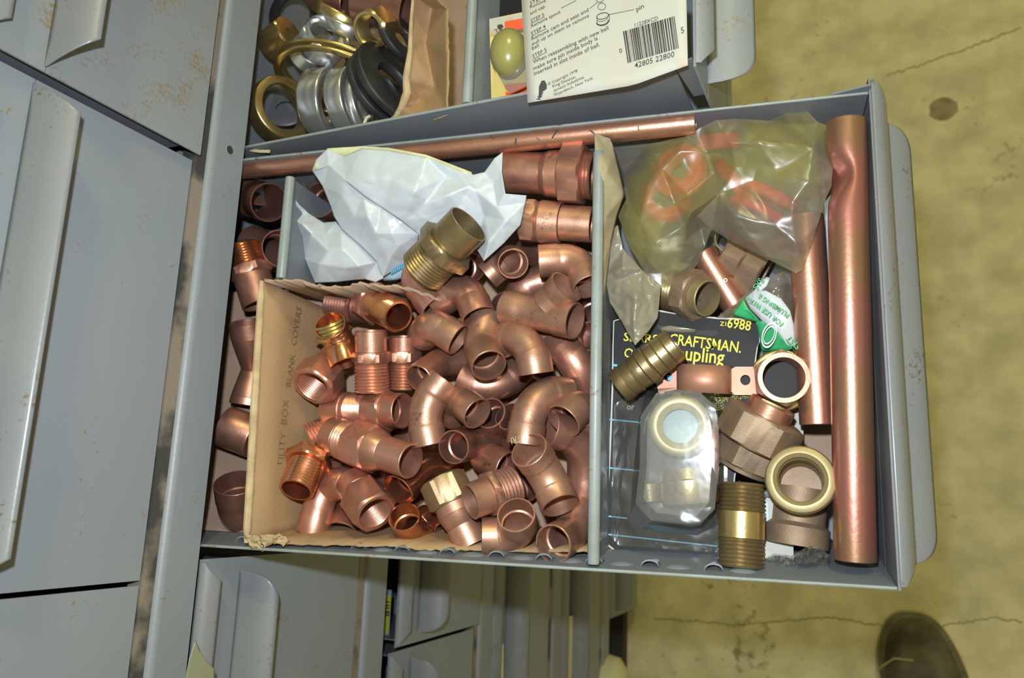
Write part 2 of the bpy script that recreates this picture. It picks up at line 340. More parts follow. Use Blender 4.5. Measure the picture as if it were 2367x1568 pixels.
def sheet(name, outline, inner, m, parent=None, amp=0.0, ns=40, sub=3, smooth=2, F=P, thick=0.0004, ang=50, seed=0, edgeamp=0.0):
    pts = [V((x, y)) for x, y, h in outline] + [V((x, y)) for x, y, h in inner]; hs = [h for *_, h in outline] + [h for *_, h in inner]
    n = len(outline)
    r = geometry.delaunay_2d_cdt(pts, [(i, (i + 1) % n) for i in range(n)], [tuple(range(n))], 1, 1e-4)
    vs, fs, orig = r[0], r[2], r[3]
    bm = bmesh.new(); bv = []
    for v, og in zip(vs, orig):
        h = hs[og[0]] if og else 0; bv.append(bm.verts.new((v[0], v[1], h)))
    for f in fs:
        try: bm.faces.new([bv[i] for i in f])
        except ValueError: pass
    for _ in range(sub): bmesh.ops.subdivide_edges(bm, edges=bm.edges[:], cuts=1, use_grid_fill=True)
    for _ in range(smooth):
        new = {v: (sum((e.other_vert(v).co.z for e in v.link_edges), 0.0) / len(v.link_edges)) for v in bm.verts if not v.is_boundary and v.link_edges}
        for v, z in new.items(): v.co.z = v.co.z * 0.4 + z * 0.6
    verts = []
    for v in bm.verts:
        x, y, h = v.co
        if edgeamp and v.is_boundary:
            x += noise.noise(V((x * .11, y * .11, 3.3))) * edgeamp; y += noise.noise(V((x * .13, y * .11, 9.3))) * edgeamp
        h += amp * (noise.noise(V((x / ns, y / ns, seed))) + 0.5 * abs(noise.noise(V((x / ns * 2.3, y / ns * 2.3, seed + 5)))))
        verts.append(F(x, y, h / 1000))
    bm.verts.index_update(); faces = [tuple(v.index for v in f.verts) for f in bm.faces]; bm.free()
    o = mesh(name, verts, faces, m, parent, ang=ang)
    if thick:
        md = o.modifiers.new('thickness', 'SOLIDIFY'); md.thickness = thick; md.offset = 0
    return o
_txt = []
def text_mesh(name, items, m, parent, F, depth=0.00012, bold=0.0):
    """items: (string, (x0,y0), (x1,y1), h, aspect) baseline ends; merged into one lettering mesh"""
    MBx = MB(); dg = bpy.context.evaluated_depsgraph_get()
    for st, p0, p1, h, asp in items:
        c = bpy.data.curves.new('t', 'FONT'); c.body = st; c.offset = bold; c.resolution_u = 2
        ob = bpy.data.objects.new('t', c); COL.objects.link(ob); bpy.context.view_layer.update()
        me = bpy.data.meshes.new_from_object(ob.evaluated_get(bpy.context.evaluated_depsgraph_get()))
        bpy.data.objects.remove(ob); bpy.data.curves.remove(c)
        if not me.vertices: continue
        xs = [v.co.x for v in me.vertices]; x0, x1 = min(xs), max(xs)
        a = F(p0[0], p0[1], h); b = F(p1[0], p1[1], h); ex = (b - a); w = ex.length; ex.normalize(); nrm = F.n
        ey = nrm.cross(ex).normalized(); k = w / (x1 - x0)
        MBx.add([a + ex * ((v.co.x - x0) * k) + ey * (v.co.y * k * asp) + nrm * depth for v in me.vertices], [tuple(p.vertices) for p in me.polygons])
        bpy.data.meshes.remove(me)
    return MBx.build(name, m, parent, ang=0)
class PlaneF:
    def __init__(s, f, n): s.f = f; s.n = V(n)
    def __call__(s, x, y, h): return s.f(x, y, h)
PD = PlaneF(P, WW); PU = PlaneF(Uz, (0, 0, 1))
def flat(name, poly, h, m, parent, F, t=0.0001):
    b = MB(); b.prism([F(x, y, h) for x, y in poly], F.n * t); return b.build(name, m, parent, ang=30)
# ------------------------------------------------------------ floor
ZF = -1.16; XF = 0.0148
fl = MB(); fl.box((-0.7, -1.6, ZF - 0.05), (2.2, 2.4, ZF)); floor = fl.build('floor', M['floor'], origin=(0, 0, ZF)); floor['kind'] = 'structure'
def strip(name, pts, w, m, parent, z):
    b = MB(); n = len(pts); v = []
    for i, p in enumerate(pts):
        a = V(pts[max(i - 1, 0)]); c = V(pts[min(i + 1, n - 1)]); t = (c - a).normalized(); q = V((-t.y, t.x)) * w * (0.5 + random.random() * .6)
        v += [V((p[0] + q.x, p[1] + q.y, z)), V((p[0] - q.x, p[1] - q.y, z))]
    b.add(v, [(2 * i, 2 * i + 1, 2 * i + 3, 2 * i + 2) for i in range(n - 1)]); return b.build(name, m, parent, ang=0)
def crack_pts(px):
    o = []
    for (x0, y0), (x1, y1) in zip(px, px[1:]):
        for k in range(22):
            f = k / 22; q = Uz(x0 + (x1 - x0) * f, y0 + (y1 - y0) * f + random.uniform(-3, 3), ZF); o.append((q.x, q.y))
    return o
strip('crack', crack_pts([(1510, 1432), (1600, 1436), (1700, 1446), (1800, 1436), (1930, 1428), (2000, 1442), (2130, 1452), (2230, 1440), (2290, 1428), (2367, 1438)]), 0.0009, M['crack'], floor, ZF + 0.0006)
strip('crack', crack_pts([(2050, 175), (2130, 150), (2220, 118), (2367, 60)]), 0.0016, M['stain'], floor, ZF + 0.0006)
sp = Uz(2180, 252, ZF); b = MB(); b.prism([V((sp.x + .024 * math.cos(a / 16 * 6.283) * (1 + .1 * math.sin(a * 2.2)), sp.y + .024 * math.sin(a / 16 * 6.283), ZF)) for a in range(16)], V((0, 0, .0005)))
b.build('oil_stain', M['stain'], floor)

# ------------------------------------------------------------ cabinet carcass
cab = thing('parts_cabinet', 'tall grey steel parts cabinet with rusty rails between its rows of drawers', 'cabinet', (-0.2, 0, ZF))
PITCH = 0.232; ROWS = [1, 0, -1, -2, -3, -4]
YA, YB = -1.0, 1.0
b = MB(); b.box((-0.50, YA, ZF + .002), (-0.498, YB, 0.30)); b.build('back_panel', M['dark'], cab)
for yy in (YA, YB): b = MB(); b.box((-0.50, yy - .001, ZF + .002), (XF - .003, yy + .001, 0.30)); b.build('side_panel', M['paint'], cab)
b = MB(); b.box((-.5, YA, .298), (XF, YB, .30)); b.build('top_panel', M['paint'], cab)
def rail(z0):
    z1 = z0 + .040
    prof = [(XF - .030, z0 + .0012), (XF - .002, z0 + .0012), (XF - .002, z0)]
    prof = [(XF - .035, z0), (XF - .001, z0), (XF, z0 + .001), (XF, z1 - .013)]
    for i in range(7):
        a = i / 6 * math.pi / 2; prof.append((XF - .005 + .005 * math.cos(a), z1 - .013 + .005 * math.sin(a)))
    prof += [(XF - .011, z1 - .008), (XF - .011, z1 - .0095), (XF - .035, z1 - .0095)]
    n = len(prof); v = []; ys = [YA + (YB - YA) * i / 40 for i in range(41)]
    for y in ys: v += [V((x, y, z)) for x, z in prof]
    f = [(i * n + j, i * n + (j + 1) % n, (i + 1) * n + (j + 1) % n, (i + 1) * n + j) for i in range(40) for j in range(n)] + [tuple(range(n)), tuple(range(40 * n, 41 * n))]
    r = mesh('front_rail', v, f, M['paint'], cab)
    g = MB(); g.box((XF - .016, YA, z1 - .008), (XF - .0035, YB, z1 + .0012)); g.build('grimy_gap', M['grime'], cab)
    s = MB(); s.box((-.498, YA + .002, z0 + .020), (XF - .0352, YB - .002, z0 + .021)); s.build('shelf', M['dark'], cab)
for k in ROWS: rail(0.004 + PITCH * k - (.031 if k == 1 else 0))
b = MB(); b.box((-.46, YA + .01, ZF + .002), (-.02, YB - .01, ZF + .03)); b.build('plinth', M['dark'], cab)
def rail_hole(x, y, r=0.0034):
    d = ray(x, y); q = CAM + d * ((XF - CAM.x) / d.x); w = V((.0, 1, 0)); pa = Path([q + V((-.004, 0, 0)), q + V((.0004, 0, 0))])
    T = pa.L; sweep('screw_hole_rim', pa, [(0, r + .0006), (T, r + .0004)], [(0, r - .0002), (T, r - .0002)], M['hem'], cab, seg=20)
    pa = Path([q + V((-.004, 0, 0)), q + V((.0002, 0, 0))]); sweep('screw_hole', pa, [(0, r - .0003), (pa.L, r - .0003)], None, M['dark'], cab, seg=20)
rail_hole(531, 347)

def lip(name, F, y0, y1, z0, e, drop, rc, m, parent, cutpow=0.5, s0=0.0, thick=.0011, slant=0.0):
    NY, NS = 44, 10; v = []; ys = []
    for i in range(NY + 1):
        f = i / NY; y = y0 + (y1 - y0) * f
        if i <= 10: y = y0 + rc * (i / 10) ** 1.6
        elif i >= NY - 10: y = y1 - rc * ((NY - i) / 10) ** 1.6
        else: y = y0 + rc + (y1 - y0 - 2 * rc) * (i - 10) / (NY - 20)
        ys.append(y)
    for y in ys:
        d = min(y - y0, y1 - y); q = min(max(d / rc, 0), 1); sm = s0 + (1 - s0) * ((1 - (1 - q) ** 2) ** 0.5 if cutpow == 0.5 else q)
        for j in range(NS + 1):
            t = j / NS * sm; x = e * (0.55 * t + 0.45 * math.sin(math.pi / 2 * t)); z = z0 - drop * (0.25 * t + .75 * t ** 2.2); v.append(F(x, y, z))
    f = [(i * (NS + 1) + j, i * (NS + 1) + j + 1, (i + 1) * (NS + 1) + j + 1, (i + 1) * (NS + 1) + j) for i in range(NY) for j in range(NS)]
    o = mesh(name, v, f, m, parent, ang=60)
    md = o.modifiers.new('thickness', 'SOLIDIFY'); md.thickness = thick; md.offset = -1
    return o
def front(root, F, y0, y1, pm='paint', lm='lip', H=.186, cut=0):
    """F(x out, y, z) with z = 0 at the bead"""
    b = MB(); b.box((-.0014, y0, -H), (0, y1, -.0400), F)
    if root is cab: root = b.build('steel_drawer', M[pm], cab)
    else: b.build('front_panel', M[pm], root)
    b = MB(); b.box((-.0014, y0, -.0395), (0, y1, -.001), F); b.build('label_recess', M[pm], root)
    lip('top_bead', F, y0 + .002, y1 - .002, 0.0, .0095, .012, .012, M[lm], root, cutpow=1, s0=.25)
    if cut: lip('pull_lip', F, y0 + .003, y1 - .003, -.0385, .028, .011, .017, M[lm], root, cutpow=1, s0=.04)
    else: lip('pull_lip', F, y0 + .009, y1 - .009, -.0385, .028, .011, .020, M[lm], root)
    return root
def sides(root, F, y0, y1, depth=.42, H=.150):
    b = MB(); b.box((-depth, y0 + .001, -H), (-.0016, y0 + .002, -.012), F); b.box((-depth, y1 - .002, -H), (-.0016, y1 - .001, -.012), F)
    b.box((-depth, y0 + .0022, -H), (-.0016, y1 - .0022, -H + .001), F); b.build('drawer_box', M['inpaint'], root)
def closed(z, y0, y1, out=0.0, pm='paint', lm='lip', H=.186):
    F = lambda x, yy, zz: V((XF - .0035 + x + out, yy, z + zz))
    sides(front(cab, F, y0, y1, pm, lm, H, z > .1), F, y0 + .003, y1 - .003, H=min(H - .01, .15))
closed(.2005, -.0185, .2585, 0, 'paint', 'lip', .153)
closed(.2005, .2615, .5385, .007, 'paintr', 'lip', .153)
closed(.2005, -.2985, -.0215, 0, 'paint', 'lip', .153)
closed(0, -.286, -.0085)
closed(-PITCH - .012, -.100, .177, .006, H=.176)
closed(-PITCH - .012, -.383, -.1055, H=.176)
closed(-2 * PITCH, -.36, .03)
closed(-3 * PITCH, -.36, .03)
closed(-4 * PITCH, -.155, .06)

# ------------------------------------------------------------ main open drawer
dr = thing('open_steel_drawer', 'open grey steel drawer sagging out of the cabinet and filled with copper fittings', 'drawer', D(.22, .14, -.1))
LU, WV, DEP = .440, .280, .100
def dwall(u0, u1, v, inset, name, hemm='hem', top=0.0):
    b = MB(); t = .0011; s = 1 if v < .1 else -1
    b.add([D(u0, v, top), D(u1, v, top), D(u1, v + s * t, top), D(u0, v + s * t, top), D(u0, v + s * inset, -DEP), D(u1, v + s * inset, -DEP), D(u1, v + s * (inset + t), -DEP), D(u0, v + s * (inset + t), -DEP)],
          [(0, 1, 2, 3), (4, 7, 6, 5), (0, 4, 5, 1), (3, 2, 6, 7), (0, 3, 7, 4), (1, 5, 6, 2)])
    w = b.build(name, M['inpaint'], dr)
    pa = Path([D(u0, v + s * .0006, top - .0004), D(u1, v + s * .0006, top - .0004)]); sweep('rolled_hem', pa, [(0, .0010), (pa.L, .0010)], None, M[hemm], w, seg=10)
    return w
dwall(-.105, LU - .002, 0, .018, 'side_wall'); dwall(-.105, LU - .002, WV, .005, 'side_wall')
b = MB(); b.box((-.105, .017, -DEP - .001), (LU - .001, WV - .004, -DEP), D); b.build('bottom', M['inpaint'], dr)
b = MB(); b.box((-.106, .0, -DEP), (-.105, WV, -.002), D); b.build('back_wall', M['inpaint'], dr)
FM = lambda x, y, z: D(LU + x, y, z)
front(dr, FM, -.0005, .2895, 'inpaint', 'lip', .150)
b = MB(); b.prism([D(LU - .022, WV + .0004, .0), D(LU - .0015, WV + .0004, .0065), D(LU - .0015, WV + .0004, -.05), D(LU - .022, WV + .0004, -.05)], VW * .0012); b.build('corner_gusset', M['inpaint'], dr)
# partition plates
def partition(u, v0, v1, lean, name='partition_plate'):
    b = MB(); b.box((u - .0006, v0, -.086), (u + .0006, v1, -.001), lambda x, y, z: D(x + lean * (z / .086), y, z)); w = b.build(name, M['inpaint'], dr)
    pa = Path([D(u, v0, -.0015), D(u, v1, -.0015)]); sweep('folded_edge', pa, [(0, .0032), (.001, .0036), (pa.L - .001, .0036), (pa.L, .0032)], None, M['hem'], w, seg=14)
partition(.2785, .0035, .259, .0); partition(.0515, .186, .262, .0)
for x, y in [(558, 1247), (826, 1268), (927, 1275), (1032, 1283), (1146, 1291), (1256, 1298), (1372, 1303), (1502, 1310), (1650, 1318)]:
    q = P(x, y, -.009); u0 = q.dot(UW); v0 = .0035; h0 = -.010
    b = MB(); ring = []
    for i in range(9):
        a = math.pi * (i / 8) * .9; ring.append((u0 + .0052 * -math.cos(a), v0 + .0040 * math.sin(a)))
    for (ua, va), (ub, vb) in zip(ring, ring[1:]):
        b.add([D(ua, va, h0), D(ub, vb, h0), D(ub, vb, h0 - .013), D(ua, va, h0 - .013), D(ua, va - .001, h0), D(ub, vb - .001, h0), D(ub, vb - .001, h0 - .013), D(ua, va - .001, h0 - .013)],
              [(0, 1, 2, 3), (4, 7, 6, 5), (0, 4, 5, 1), (3, 2, 6, 7)])
    cl = b.build('divider_clip', M['inpaint'], dr)
    b = MB(); n = 12; v = []; f = []
    for i in range(7):
        r = math.cos(i / 6 * math.pi / 2)
        for k in range(n): a = k / n * 2 * math.pi; v.append(D(u0 + .0155 + .0105 * r * math.cos(a), v0 - .003 + .005 * math.sin(i / 6 * math.pi / 2), h0 - .006 + .0075 * r * math.sin(a)))
    b.add(v, [(i * n + k, i * n + (k + 1) % n, (i + 1) * n + (k + 1) % n, (i + 1) * n + k) for i in range(6) for k in range(n)] + [tuple(range(6 * n, 7 * n))]); b.build('pressed_dimple', M['inpaint'], cl, ang=60)

# ------------------------------------------------------------ upper open drawer
d2 = thing('open_steel_drawer', 'second open grey drawer holding brass and chrome nuts and a white card', 'drawer', (.16, .42, -.12))
b = MB(); b.box((-.03, .2905, -.115), (.332, .2917, -.002)); s2 = b.build('side_wall', M['inpaint'], d2)
pa = Path([V((-.03, .2911, -.0022)), V((.332, .2911, -.0022))]); sweep('rolled_hem', pa, [(0, .0010), (pa.L, .0010)], None, M['hem'], s2, seg=10)
b = MB(); b.box((-.03, .565, -.115), (.345, .566, -.002)); b.box((-.031, .2905, -.115), (-.03, .566, -.002)); b.build('side_wall', M['inpaint'], d2)
b = MB(); b.box((-.03, .2918, -.116), (.345, .566, -.115)); b.build('bottom', M['inpaint'], d2)
F2 = lambda x, y, z: V((.345 + x, y, z))
front(d2, F2, .287, .569, 'paint', 'paintr', .14)
b = MB(); b.prism([V((.3325, .2898, -.003)), V((.3435, .2898, .003)), V((.3435, .2898, -.040)), V((.336, .2898, -.040))], V((0, .0012, 0))); b.build('corner_gusset', M['inpaint'], d2)
pu = .195
b = MB(); b.box((pu - .0006, .2925, -.105), (pu + .0006, .563, -.004)); w2 = b.build('partition_plate', M['paint'], d2)
pa = Path([V((pu, .2925, -.004)), V((pu, .563, -.004))]); sweep('folded_edge', pa, [(0, .0036), (pa.L, .0036)], None, M['hem'], w2, seg=14)

# ------------------------------------------------------------ cardboard box in the drawer
def wallstrip(name, top, bot, m, parent, t=.0012, rag=0.0, n=24, me=None):
    """top, bot: lists of (u, v, h) polylines (same length)"""
    v = []; k = len(top) - 1; F = []
    for i in range(n + 1):
        f = i / n * k; j = min(int(f), k - 1); q = f - j
        a = [top[j][c] + (top[j + 1][c] - top[j][c]) * q for c in range(3)]; e = [bot[j][c] + (bot[j + 1][c] - bot[j][c]) * q for c in range(3)]
        a[2] += rag * noise.noise(V((a[0] * 180, a[1] * 180, 1.7))); a[1] += rag * .4 * noise.noise(V((a[0] * 300, 2, a[1] * 300)))
        for s in range(5): g = s / 4; v.append(D(*[a[c] + (e[c] - a[c]) * g for c in range(3)]))
    f = [(i * 5 + s, i * 5 + s + 1, (i + 1) * 5 + s + 1, (i + 1) * 5 + s) for i in range(n) for s in range(4)]
    o = mesh(name, v, f, m, parent, ang=60); md = o.modifiers.new('thickness', 'SOLIDIFY'); md.thickness = t; md.offset = 0
    return o
def uvp(x, y, h): q = P(x, y, h); return (q.dot(UW), q.dot(VW), h)
bx = thing('cardboard_box', 'torn brown cardboard box full of copper fittings, faded lettering inside its left wall', 'box', D(.15, .09, -.095))
tl = uvp(605, 650, .004); bl = uvp(571, 1240, .000)
uL = (tl[0] + bl[0]) / 2
lt = [(tl[0], tl[1], .004), ((tl[0] + bl[0]) / 2 + .001, .09, .003), (bl[0], .0040, 0)]
lb = [(tl[0] + .016, tl[1] - .006, -.092), (uL + .016, .09, -.092), (bl[0] + .016, .0195, -.092)]
wallstrip('left_wall', lt, lb, M['card'], bx, .0022)
for nm, off, r in (('torn_top_edge', 0, .0021),):
    pa = Path([D(*q) for q in lt]); sweep(nm, pa, [(0, .0014), (.01, r * 1.2), (pa.L / 2, r * 1.4), (pa.L - .01, r * 1.3), (pa.L, .0015)], None, M['edge'], bx, seg=10)
tt = [(tl[0] + .002, tl[1], .005), uvp(700, 652, .000), uvp(760, 668, -.004), uvp(840, 655, -.002), uvp(925, 662, -.008), uvp(1010, 690, -.016)]
tb = [(q[0] + .008, q[1] + .004, -.092) for q in tt]
wallstrip('back_wall', tt, tb, M['cardp'], bx, .0016, rag=.006, n=60)
fb = [(bl[0] - .001, .004, -.001), uvp(700, 1258, -.006), uvp(830, 1262, -.007), uvp(900, 1262, -.010), uvp(985, 1272, -.012), uvp(1100, 1278, -.018), uvp(1250, 1286, -.022), (.2755, .010, -.018)]
fb = [(q[0], max(q[1], .0035 + .18 * -q[2]), q[2]) for q in fb]
wallstrip('front_wall', fb, [(q[0], .0190, -.092) for q in fb], M['card'], bx, .0014, rag=.003, n=70)
b = MB(); b.box((uL + .014, .0192, -.0935), (.2755, tl[1], -.092), D); b.build('box_bottom', M['cardp'], bx)
sheet('torn_corner', [(566, 1236, 2), (598, 1238, 2), (604, 1262, 1), (607, 1276, -1), (596, 1268, 0), (588, 1272, 0), (576, 1258, 1)], [(590, 1250, 4)], M['edge'], bx, amp=2.2, ns=9, sub=3, smooth=0, thick=.0009, edgeamp=6, seed=4)
sheet('torn_corner', [(600, 1236, 1), (650, 1236, 0), (668, 1250, -2), (655, 1262, -2), (632, 1256, -1), (612, 1264, 0), (602, 1255, 0)], [(630, 1246, 4)], M['edge'], bx, amp=2.2, ns=9, sub=3, smooth=0, thick=.0009, edgeamp=6, seed=14)
# lettering on the sloping left wall
nb = (D(lb[1][0], lb[1][1], lb[1][2]) - D(*lt[1])).cross(VW).normalized()
if nb.dot(CAM - D(*lt[1])) < 0: nb = -nb
p0w = D(*lt[1]) + nb * .0016
def FW(x, y, h): d = ray(x, y); return CAM + d * ((p0w - CAM).dot(nb) / d.dot(nb))
PW = PlaneF(FW, nb)
text_mesh('box_lettering', [('UTILITY  BOX', (653, 1100), (668, 925), 0, 1.0), ('BLANK', (672, 895), (682, 820), 0, 1.0), ('COVERS', (684, 800), (697, 712), 0, 1.0)], M['ink'], bx, PW, bold=-.006)
cb = thing('cardboard_liner', 'pale brown cardboard liner on the bottom of the narrow left compartment', 'cardboard')
cb.location = D(0.02, .09, -.09); b = MB(); pr_ = [(.0082, -.036), (.032, -.062), (.075, -.077), (.20, -.077), (.20, -.0785), (.075, -.0785), (.031, -.0635), (.0095, -.0375)]; b.prism([D(-.098, v_, h_) for v_, h_ in pr_], UW * (uL + .108)); b.build('liner_sheet', M['cardp'], cb)
b = MB(); b.box((uL + .012, .186, -.0995), (.275, .274, -.0985), D); tag(b.build('paper_liner', M['cardp'], None), 'grey brown paper lying under the white plastic bag', 'paper')
# ------------------------------------------------------------ the heap of fittings
E_ = elbow
MA = lambda r, h, t, f=(0, .30, .52, 1.0), cup='cup': [(cup, f[0], f[1], r), ('hex', f[1], f[2], h), ('thr', f[2], f[3], t)]
# --- top edge of the heap
straight('large copper female adapter lying on its side against the right partition, biggest in the heap', (1163, 398, -22), (1374, 406, -22),
         [('cup', 0, .45, .0142), ('neck', .45, .52, .0142, .0158), ('neck', .52, .66, .0158, .0162), ('hex', .66, .90, .0192), ('thr2', .90, 1.0, .0165)], 'cu', bore=.0135)
straight('polished copper adapter with a hex ring on its left end, just below the largest adapter', (1208, 510, -28), (1370, 520, -30),
         [('hex', 0, .22, .0140), ('neck', .22, .28, .0135, .0148), ('neck', .28, .56, .0148, .0140), ('cup', .56, 1, .0122)], 'cub', bore=.0112)
straight('big dull brass male adapter with coarse thread lying across the white plastic bag', (1083, 518, 6), (975, 628, -8),
         [('cup', 0, .40, .0150), ('hex', .40, .60, .0185), ('thr', .60, 1.0, .0168)], 'brassd', name='brass_adapter_fitting', bore=.0125)
E_('copper elbow with a round bright bend coming out from under the brass adapter', (958, 652, -30), (1008, 712, 1), (985, 590, -1), m='cu', rf=.016)
E_('copper elbow whose wide mouth opens downward, in the row under the brass adapter', (1078, 660, -28), (1107, 733, 1), (1010, 700, -1), m='cu')
E_('copper elbow facing the viewer with a round dark mouth, right of the white bag tip', (1180, 592, -40), (1186, 610, 1), (1115, 648, -1), r=.0106, m='cub', L=.022)
E_('copper elbow lying sideways with its left end open, next to the partition', (1335, 598, -30), (1238, 605, 1), (1362, 664, 1), r=.0112, m='cub', L=.026)
E_('short copper elbow seen from its back, below the round dark mouth', (1225, 630, -52), (1200, 690, -1), (1275, 660, -1), m='cu', L=.024)
E_('copper elbow half hidden under the thread of the brass adapter', (1060, 620, -52), (1090, 618, 1), (1030, 680, -1), r=.0106, m='cud', L=.022)
tee('copper tee with rough scratched sides and an open right end', (1172, 712, 0), (1330, 742, 1), -30, (1310, 662, 1), r=.0120, m='cub', L=.054, Lb=.028)
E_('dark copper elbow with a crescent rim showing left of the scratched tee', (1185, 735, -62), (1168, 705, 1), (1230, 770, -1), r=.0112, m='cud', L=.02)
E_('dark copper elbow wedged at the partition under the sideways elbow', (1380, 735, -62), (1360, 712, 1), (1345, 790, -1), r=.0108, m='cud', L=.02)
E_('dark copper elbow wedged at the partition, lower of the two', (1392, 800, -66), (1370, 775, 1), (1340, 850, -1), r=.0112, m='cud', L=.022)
# --- middle
E_('copper elbow with blunt round back and a mouth turned right, patch of green tint', (1000, 748, -26), (1061, 786, 1), (978, 775, -1), m='cub', L=.023)
E_('brown copper elbow with a wide round mouth, in the centre of the heap', (1108, 800, -24), (1130, 846, 1), (1125, 735, -1), m='cub', L=.024)
E_('long sweep brown copper elbow with a small black pit on its bend', (1222, 752, -16), (1160, 790, -1), (1240, 872, -1), r=.0118, m='cub', L=.032, rf=.024)
E_('shiny copper elbow with its mouth turned left and a hot bright highlight', (1015, 838, -38), (968, 876, 1), (1080, 835, -1), r=.0104, m='cu', L=.026)
E_('curved copper elbow lying like a bowl beneath the central round mouth', (1148, 908, -48), (1068, 875, -1), (1200, 850, -1), r=.0118, m='cu', L=.027, rf=.022)
E_('silvery copper elbow with a seam ring, running down to the partition', (1342, 845, -36), (1288, 790, -1), (1362, 905, -1), r=.0124, m='cu', L=.030, rf=.02)
E_('slim copper elbow showing between the sweep elbow and the silvery one', (1285, 800, -48), (1245, 770, -1), (1330, 790, -1), r=.0108, m='cu', L=.02)
E_('bent copper elbow in the heap centre with its rim tilted to the upper right', (976, 945, -22), (1030, 873, 1), (996, 1042, -1), r=.0121, m='cub', L=.025, rf=.03)
E_('brown copper elbow with a yellow tinted rim, mouth turned to the lower right', (1055, 920, -34), (1104, 957, 1), (1045, 960, -1), r=.0112, m='cub', L=.024)
E_('copper elbow tucked behind the yellow tinted rim', (1160, 985, -64), (1132, 955, 1), (1190, 1030, -1), r=.0112, m='cu', L=.024)
E_('copper elbow rim peeping out left of the stamped elbow', (1200, 1000, -64), (1180, 962, 1), (1235, 985, -1), r=.0112, m='cud', L=.02)
st = E_('copper elbow stamped TRI near its straight end, arched over its neighbours', (1228, 905, -18), (1213, 1030, 1), (1310, 915, -1), r=.0121, m='cub', L=.034, L2=.028, rf=.021)
E_('copper elbow with a slanting mouth at the lower left, close to the partition', (1346, 928, -30), (1302, 974, 1), (1352, 975, -1), r=.0120, m='cub', L=.022, L2=.018)
E_('large copper return bend curling down beside the partition', (1352, 1015, -42), (1268, 992, 1), (1350, 1150, -1), r=.0120, m='cu', L=.028, L2=.040, rf=.026)
E_('forty-five degree copper elbow with both mouths open, lower right of the heap', (1265, 1092, -22), (1222, 1040, 1), (1296, 1170, 1), r=.0122, m='cub', L=.025, rf=.03)
E_('dark copper elbow with a round mouth facing the viewer and a bright spot inside', (1085, 1026, -42), (1048, 1034, 1), (1130, 1010, -1), r=.0112, m='cud', L=.024)
E_('copper elbow with an oval mouth lying under the stamped elbow', (1125, 1062, -52), (1176, 1084, 1), (1110, 1025, -1), r=.0118, m='cu', L=.022)
E_('orange copper elbow reflecting its neighbours, under the reducing union', (975, 1080, -50), (920, 1135, 1), (1050, 1085, -1), r=.0120, m='cuo', L=.028, rf=.02)
E_('small copper elbow with its round mouth facing the viewer, bottom middle', (950, 1232, -44), (934, 1195, 1), (990, 1200, -1), r=.0108, m='cuo', L=.021)
E_('copper elbow with its mouth turned up, left end resting on the front edge', (1208, 1240, -30), (1193, 1190, 1), (1112, 1240, 1), r=.0120, m='cub', L=.026)
E_('brown copper elbow with the lowest round mouth of the heap', (1318, 1236, -32), (1278, 1258, 1), (1338, 1178, -1), r=.0119, m='cub', L=.024)
straight('olive tinted copper adapter with a stamped hex, its lower end hanging over the front edge', (1020, 1105, -32), (1092, 1262, -34),
         [('hex', 0, .38, .0140), ('neck', .38, .52, .0128, .0132), ('neck', .52, .70, .0132, .0112), ('cup', .70, 1, .0115)], 'cub', bore=.011, mats={'hex': 'olivecu'})
straight('copper male adapter with a thin hex collar between round socket and fine thread', (1086, 1160, -10), (1190, 1122, -32),
         [('cup', 0, .40, .0116), ('hex', .40, .55, .0140), ('thr', .55, 1, .0134)], 'cub', bore=.0105)
E_('copper elbow end lying on the box bottom behind the olive hex', (1060, 1190, -72), (1040, 1238, 1), (1080, 1140, -1), m='cud', L=.022)
# --- left side of the heap
straight('threaded copper adapter with a round open end at the top left of the heap', (921, 732, -20), (845, 690, -44),
         [('thr', 0, .62, .0122), ('hex', .62, .84, .0142), ('neck', .84, 1, .0118)], 'cu', bore=.0098, mats={'thr': 'cuo'})
straight('dark threaded copper nipple behind the round open threaded end', (762, 700, -50), (870, 715, -52), [('thr', 0, .48, .0122), ('hex', .48, .56, .0126), ('thr2', .56, 1, .0122)], 'cud', bore=.010)
E_('brass tinted threaded elbow, thread upwards and socket to the lower right', (778, 775, -26), (762, 752, 1), (800, 842, 1), r=.0115, m='cuo', L=.013, L2=.023)
straight('yellowish threaded ring on top of the brass tinted elbow', (760, 745, -18), (774, 778, -24), [('thr', 0, .7, .0118), ('hex', .7, 1, .0128)], 'brass', name='threaded_ring_fitting', bore=.0095)
straight('copper male adapter standing upright, polished hex with coarse thread below', (857, 765, -22), (861, 905, -34),
         [('cup', 0, .34, .0112), ('hex', .34, .52, .0128), ('thr', .52, 1, .0126)], 'cu', bore=.0103)
straight('narrow copper male adapter right beside the upright one', (933, 778, -40), (932, 900, -50), [('cup', 0, .26, .0105), ('hex', .26, .48, .0114), ('thr', .48, 1, .0108)], 'cu', bore=.0095)
straight('copper female adapter with a threaded hex mouth facing the cardboard wall', (722, 896, -24), (775, 830, -48),
         [('ithr', 0, .56, .0154), ('neck', .56, .66, .0142, .0128), ('cup', .66, 1, .0124)], 'cu', name='female_adapter_fitting')
straight('copper adapter lying under the female hex, ribbed middle and open right end', (932, 950, -34), (765, 945, -52),
         [('cup', 0, .18, .0124), ('hex', .18, .42, .0136), ('thr', .42, .68, .0124), ('neck', .68, .74, .0118), ('cup2', .74, 1, .0126)], 'cu', bore=.0105)
straight('long copper union with ribbed left part and open right mouth, lower left of the heap', (950, 1067, -14), (768, 1008, -36),
         [('cup', 0, .30, .0117), ('neck', .30, .44, .0117, .0148), ('hex', .44, .70, .0152), ('thr', .70, .84, .0142), ('neck', .84, 1, .0140)], 'cu', bore=.0112, name='union_fitting')
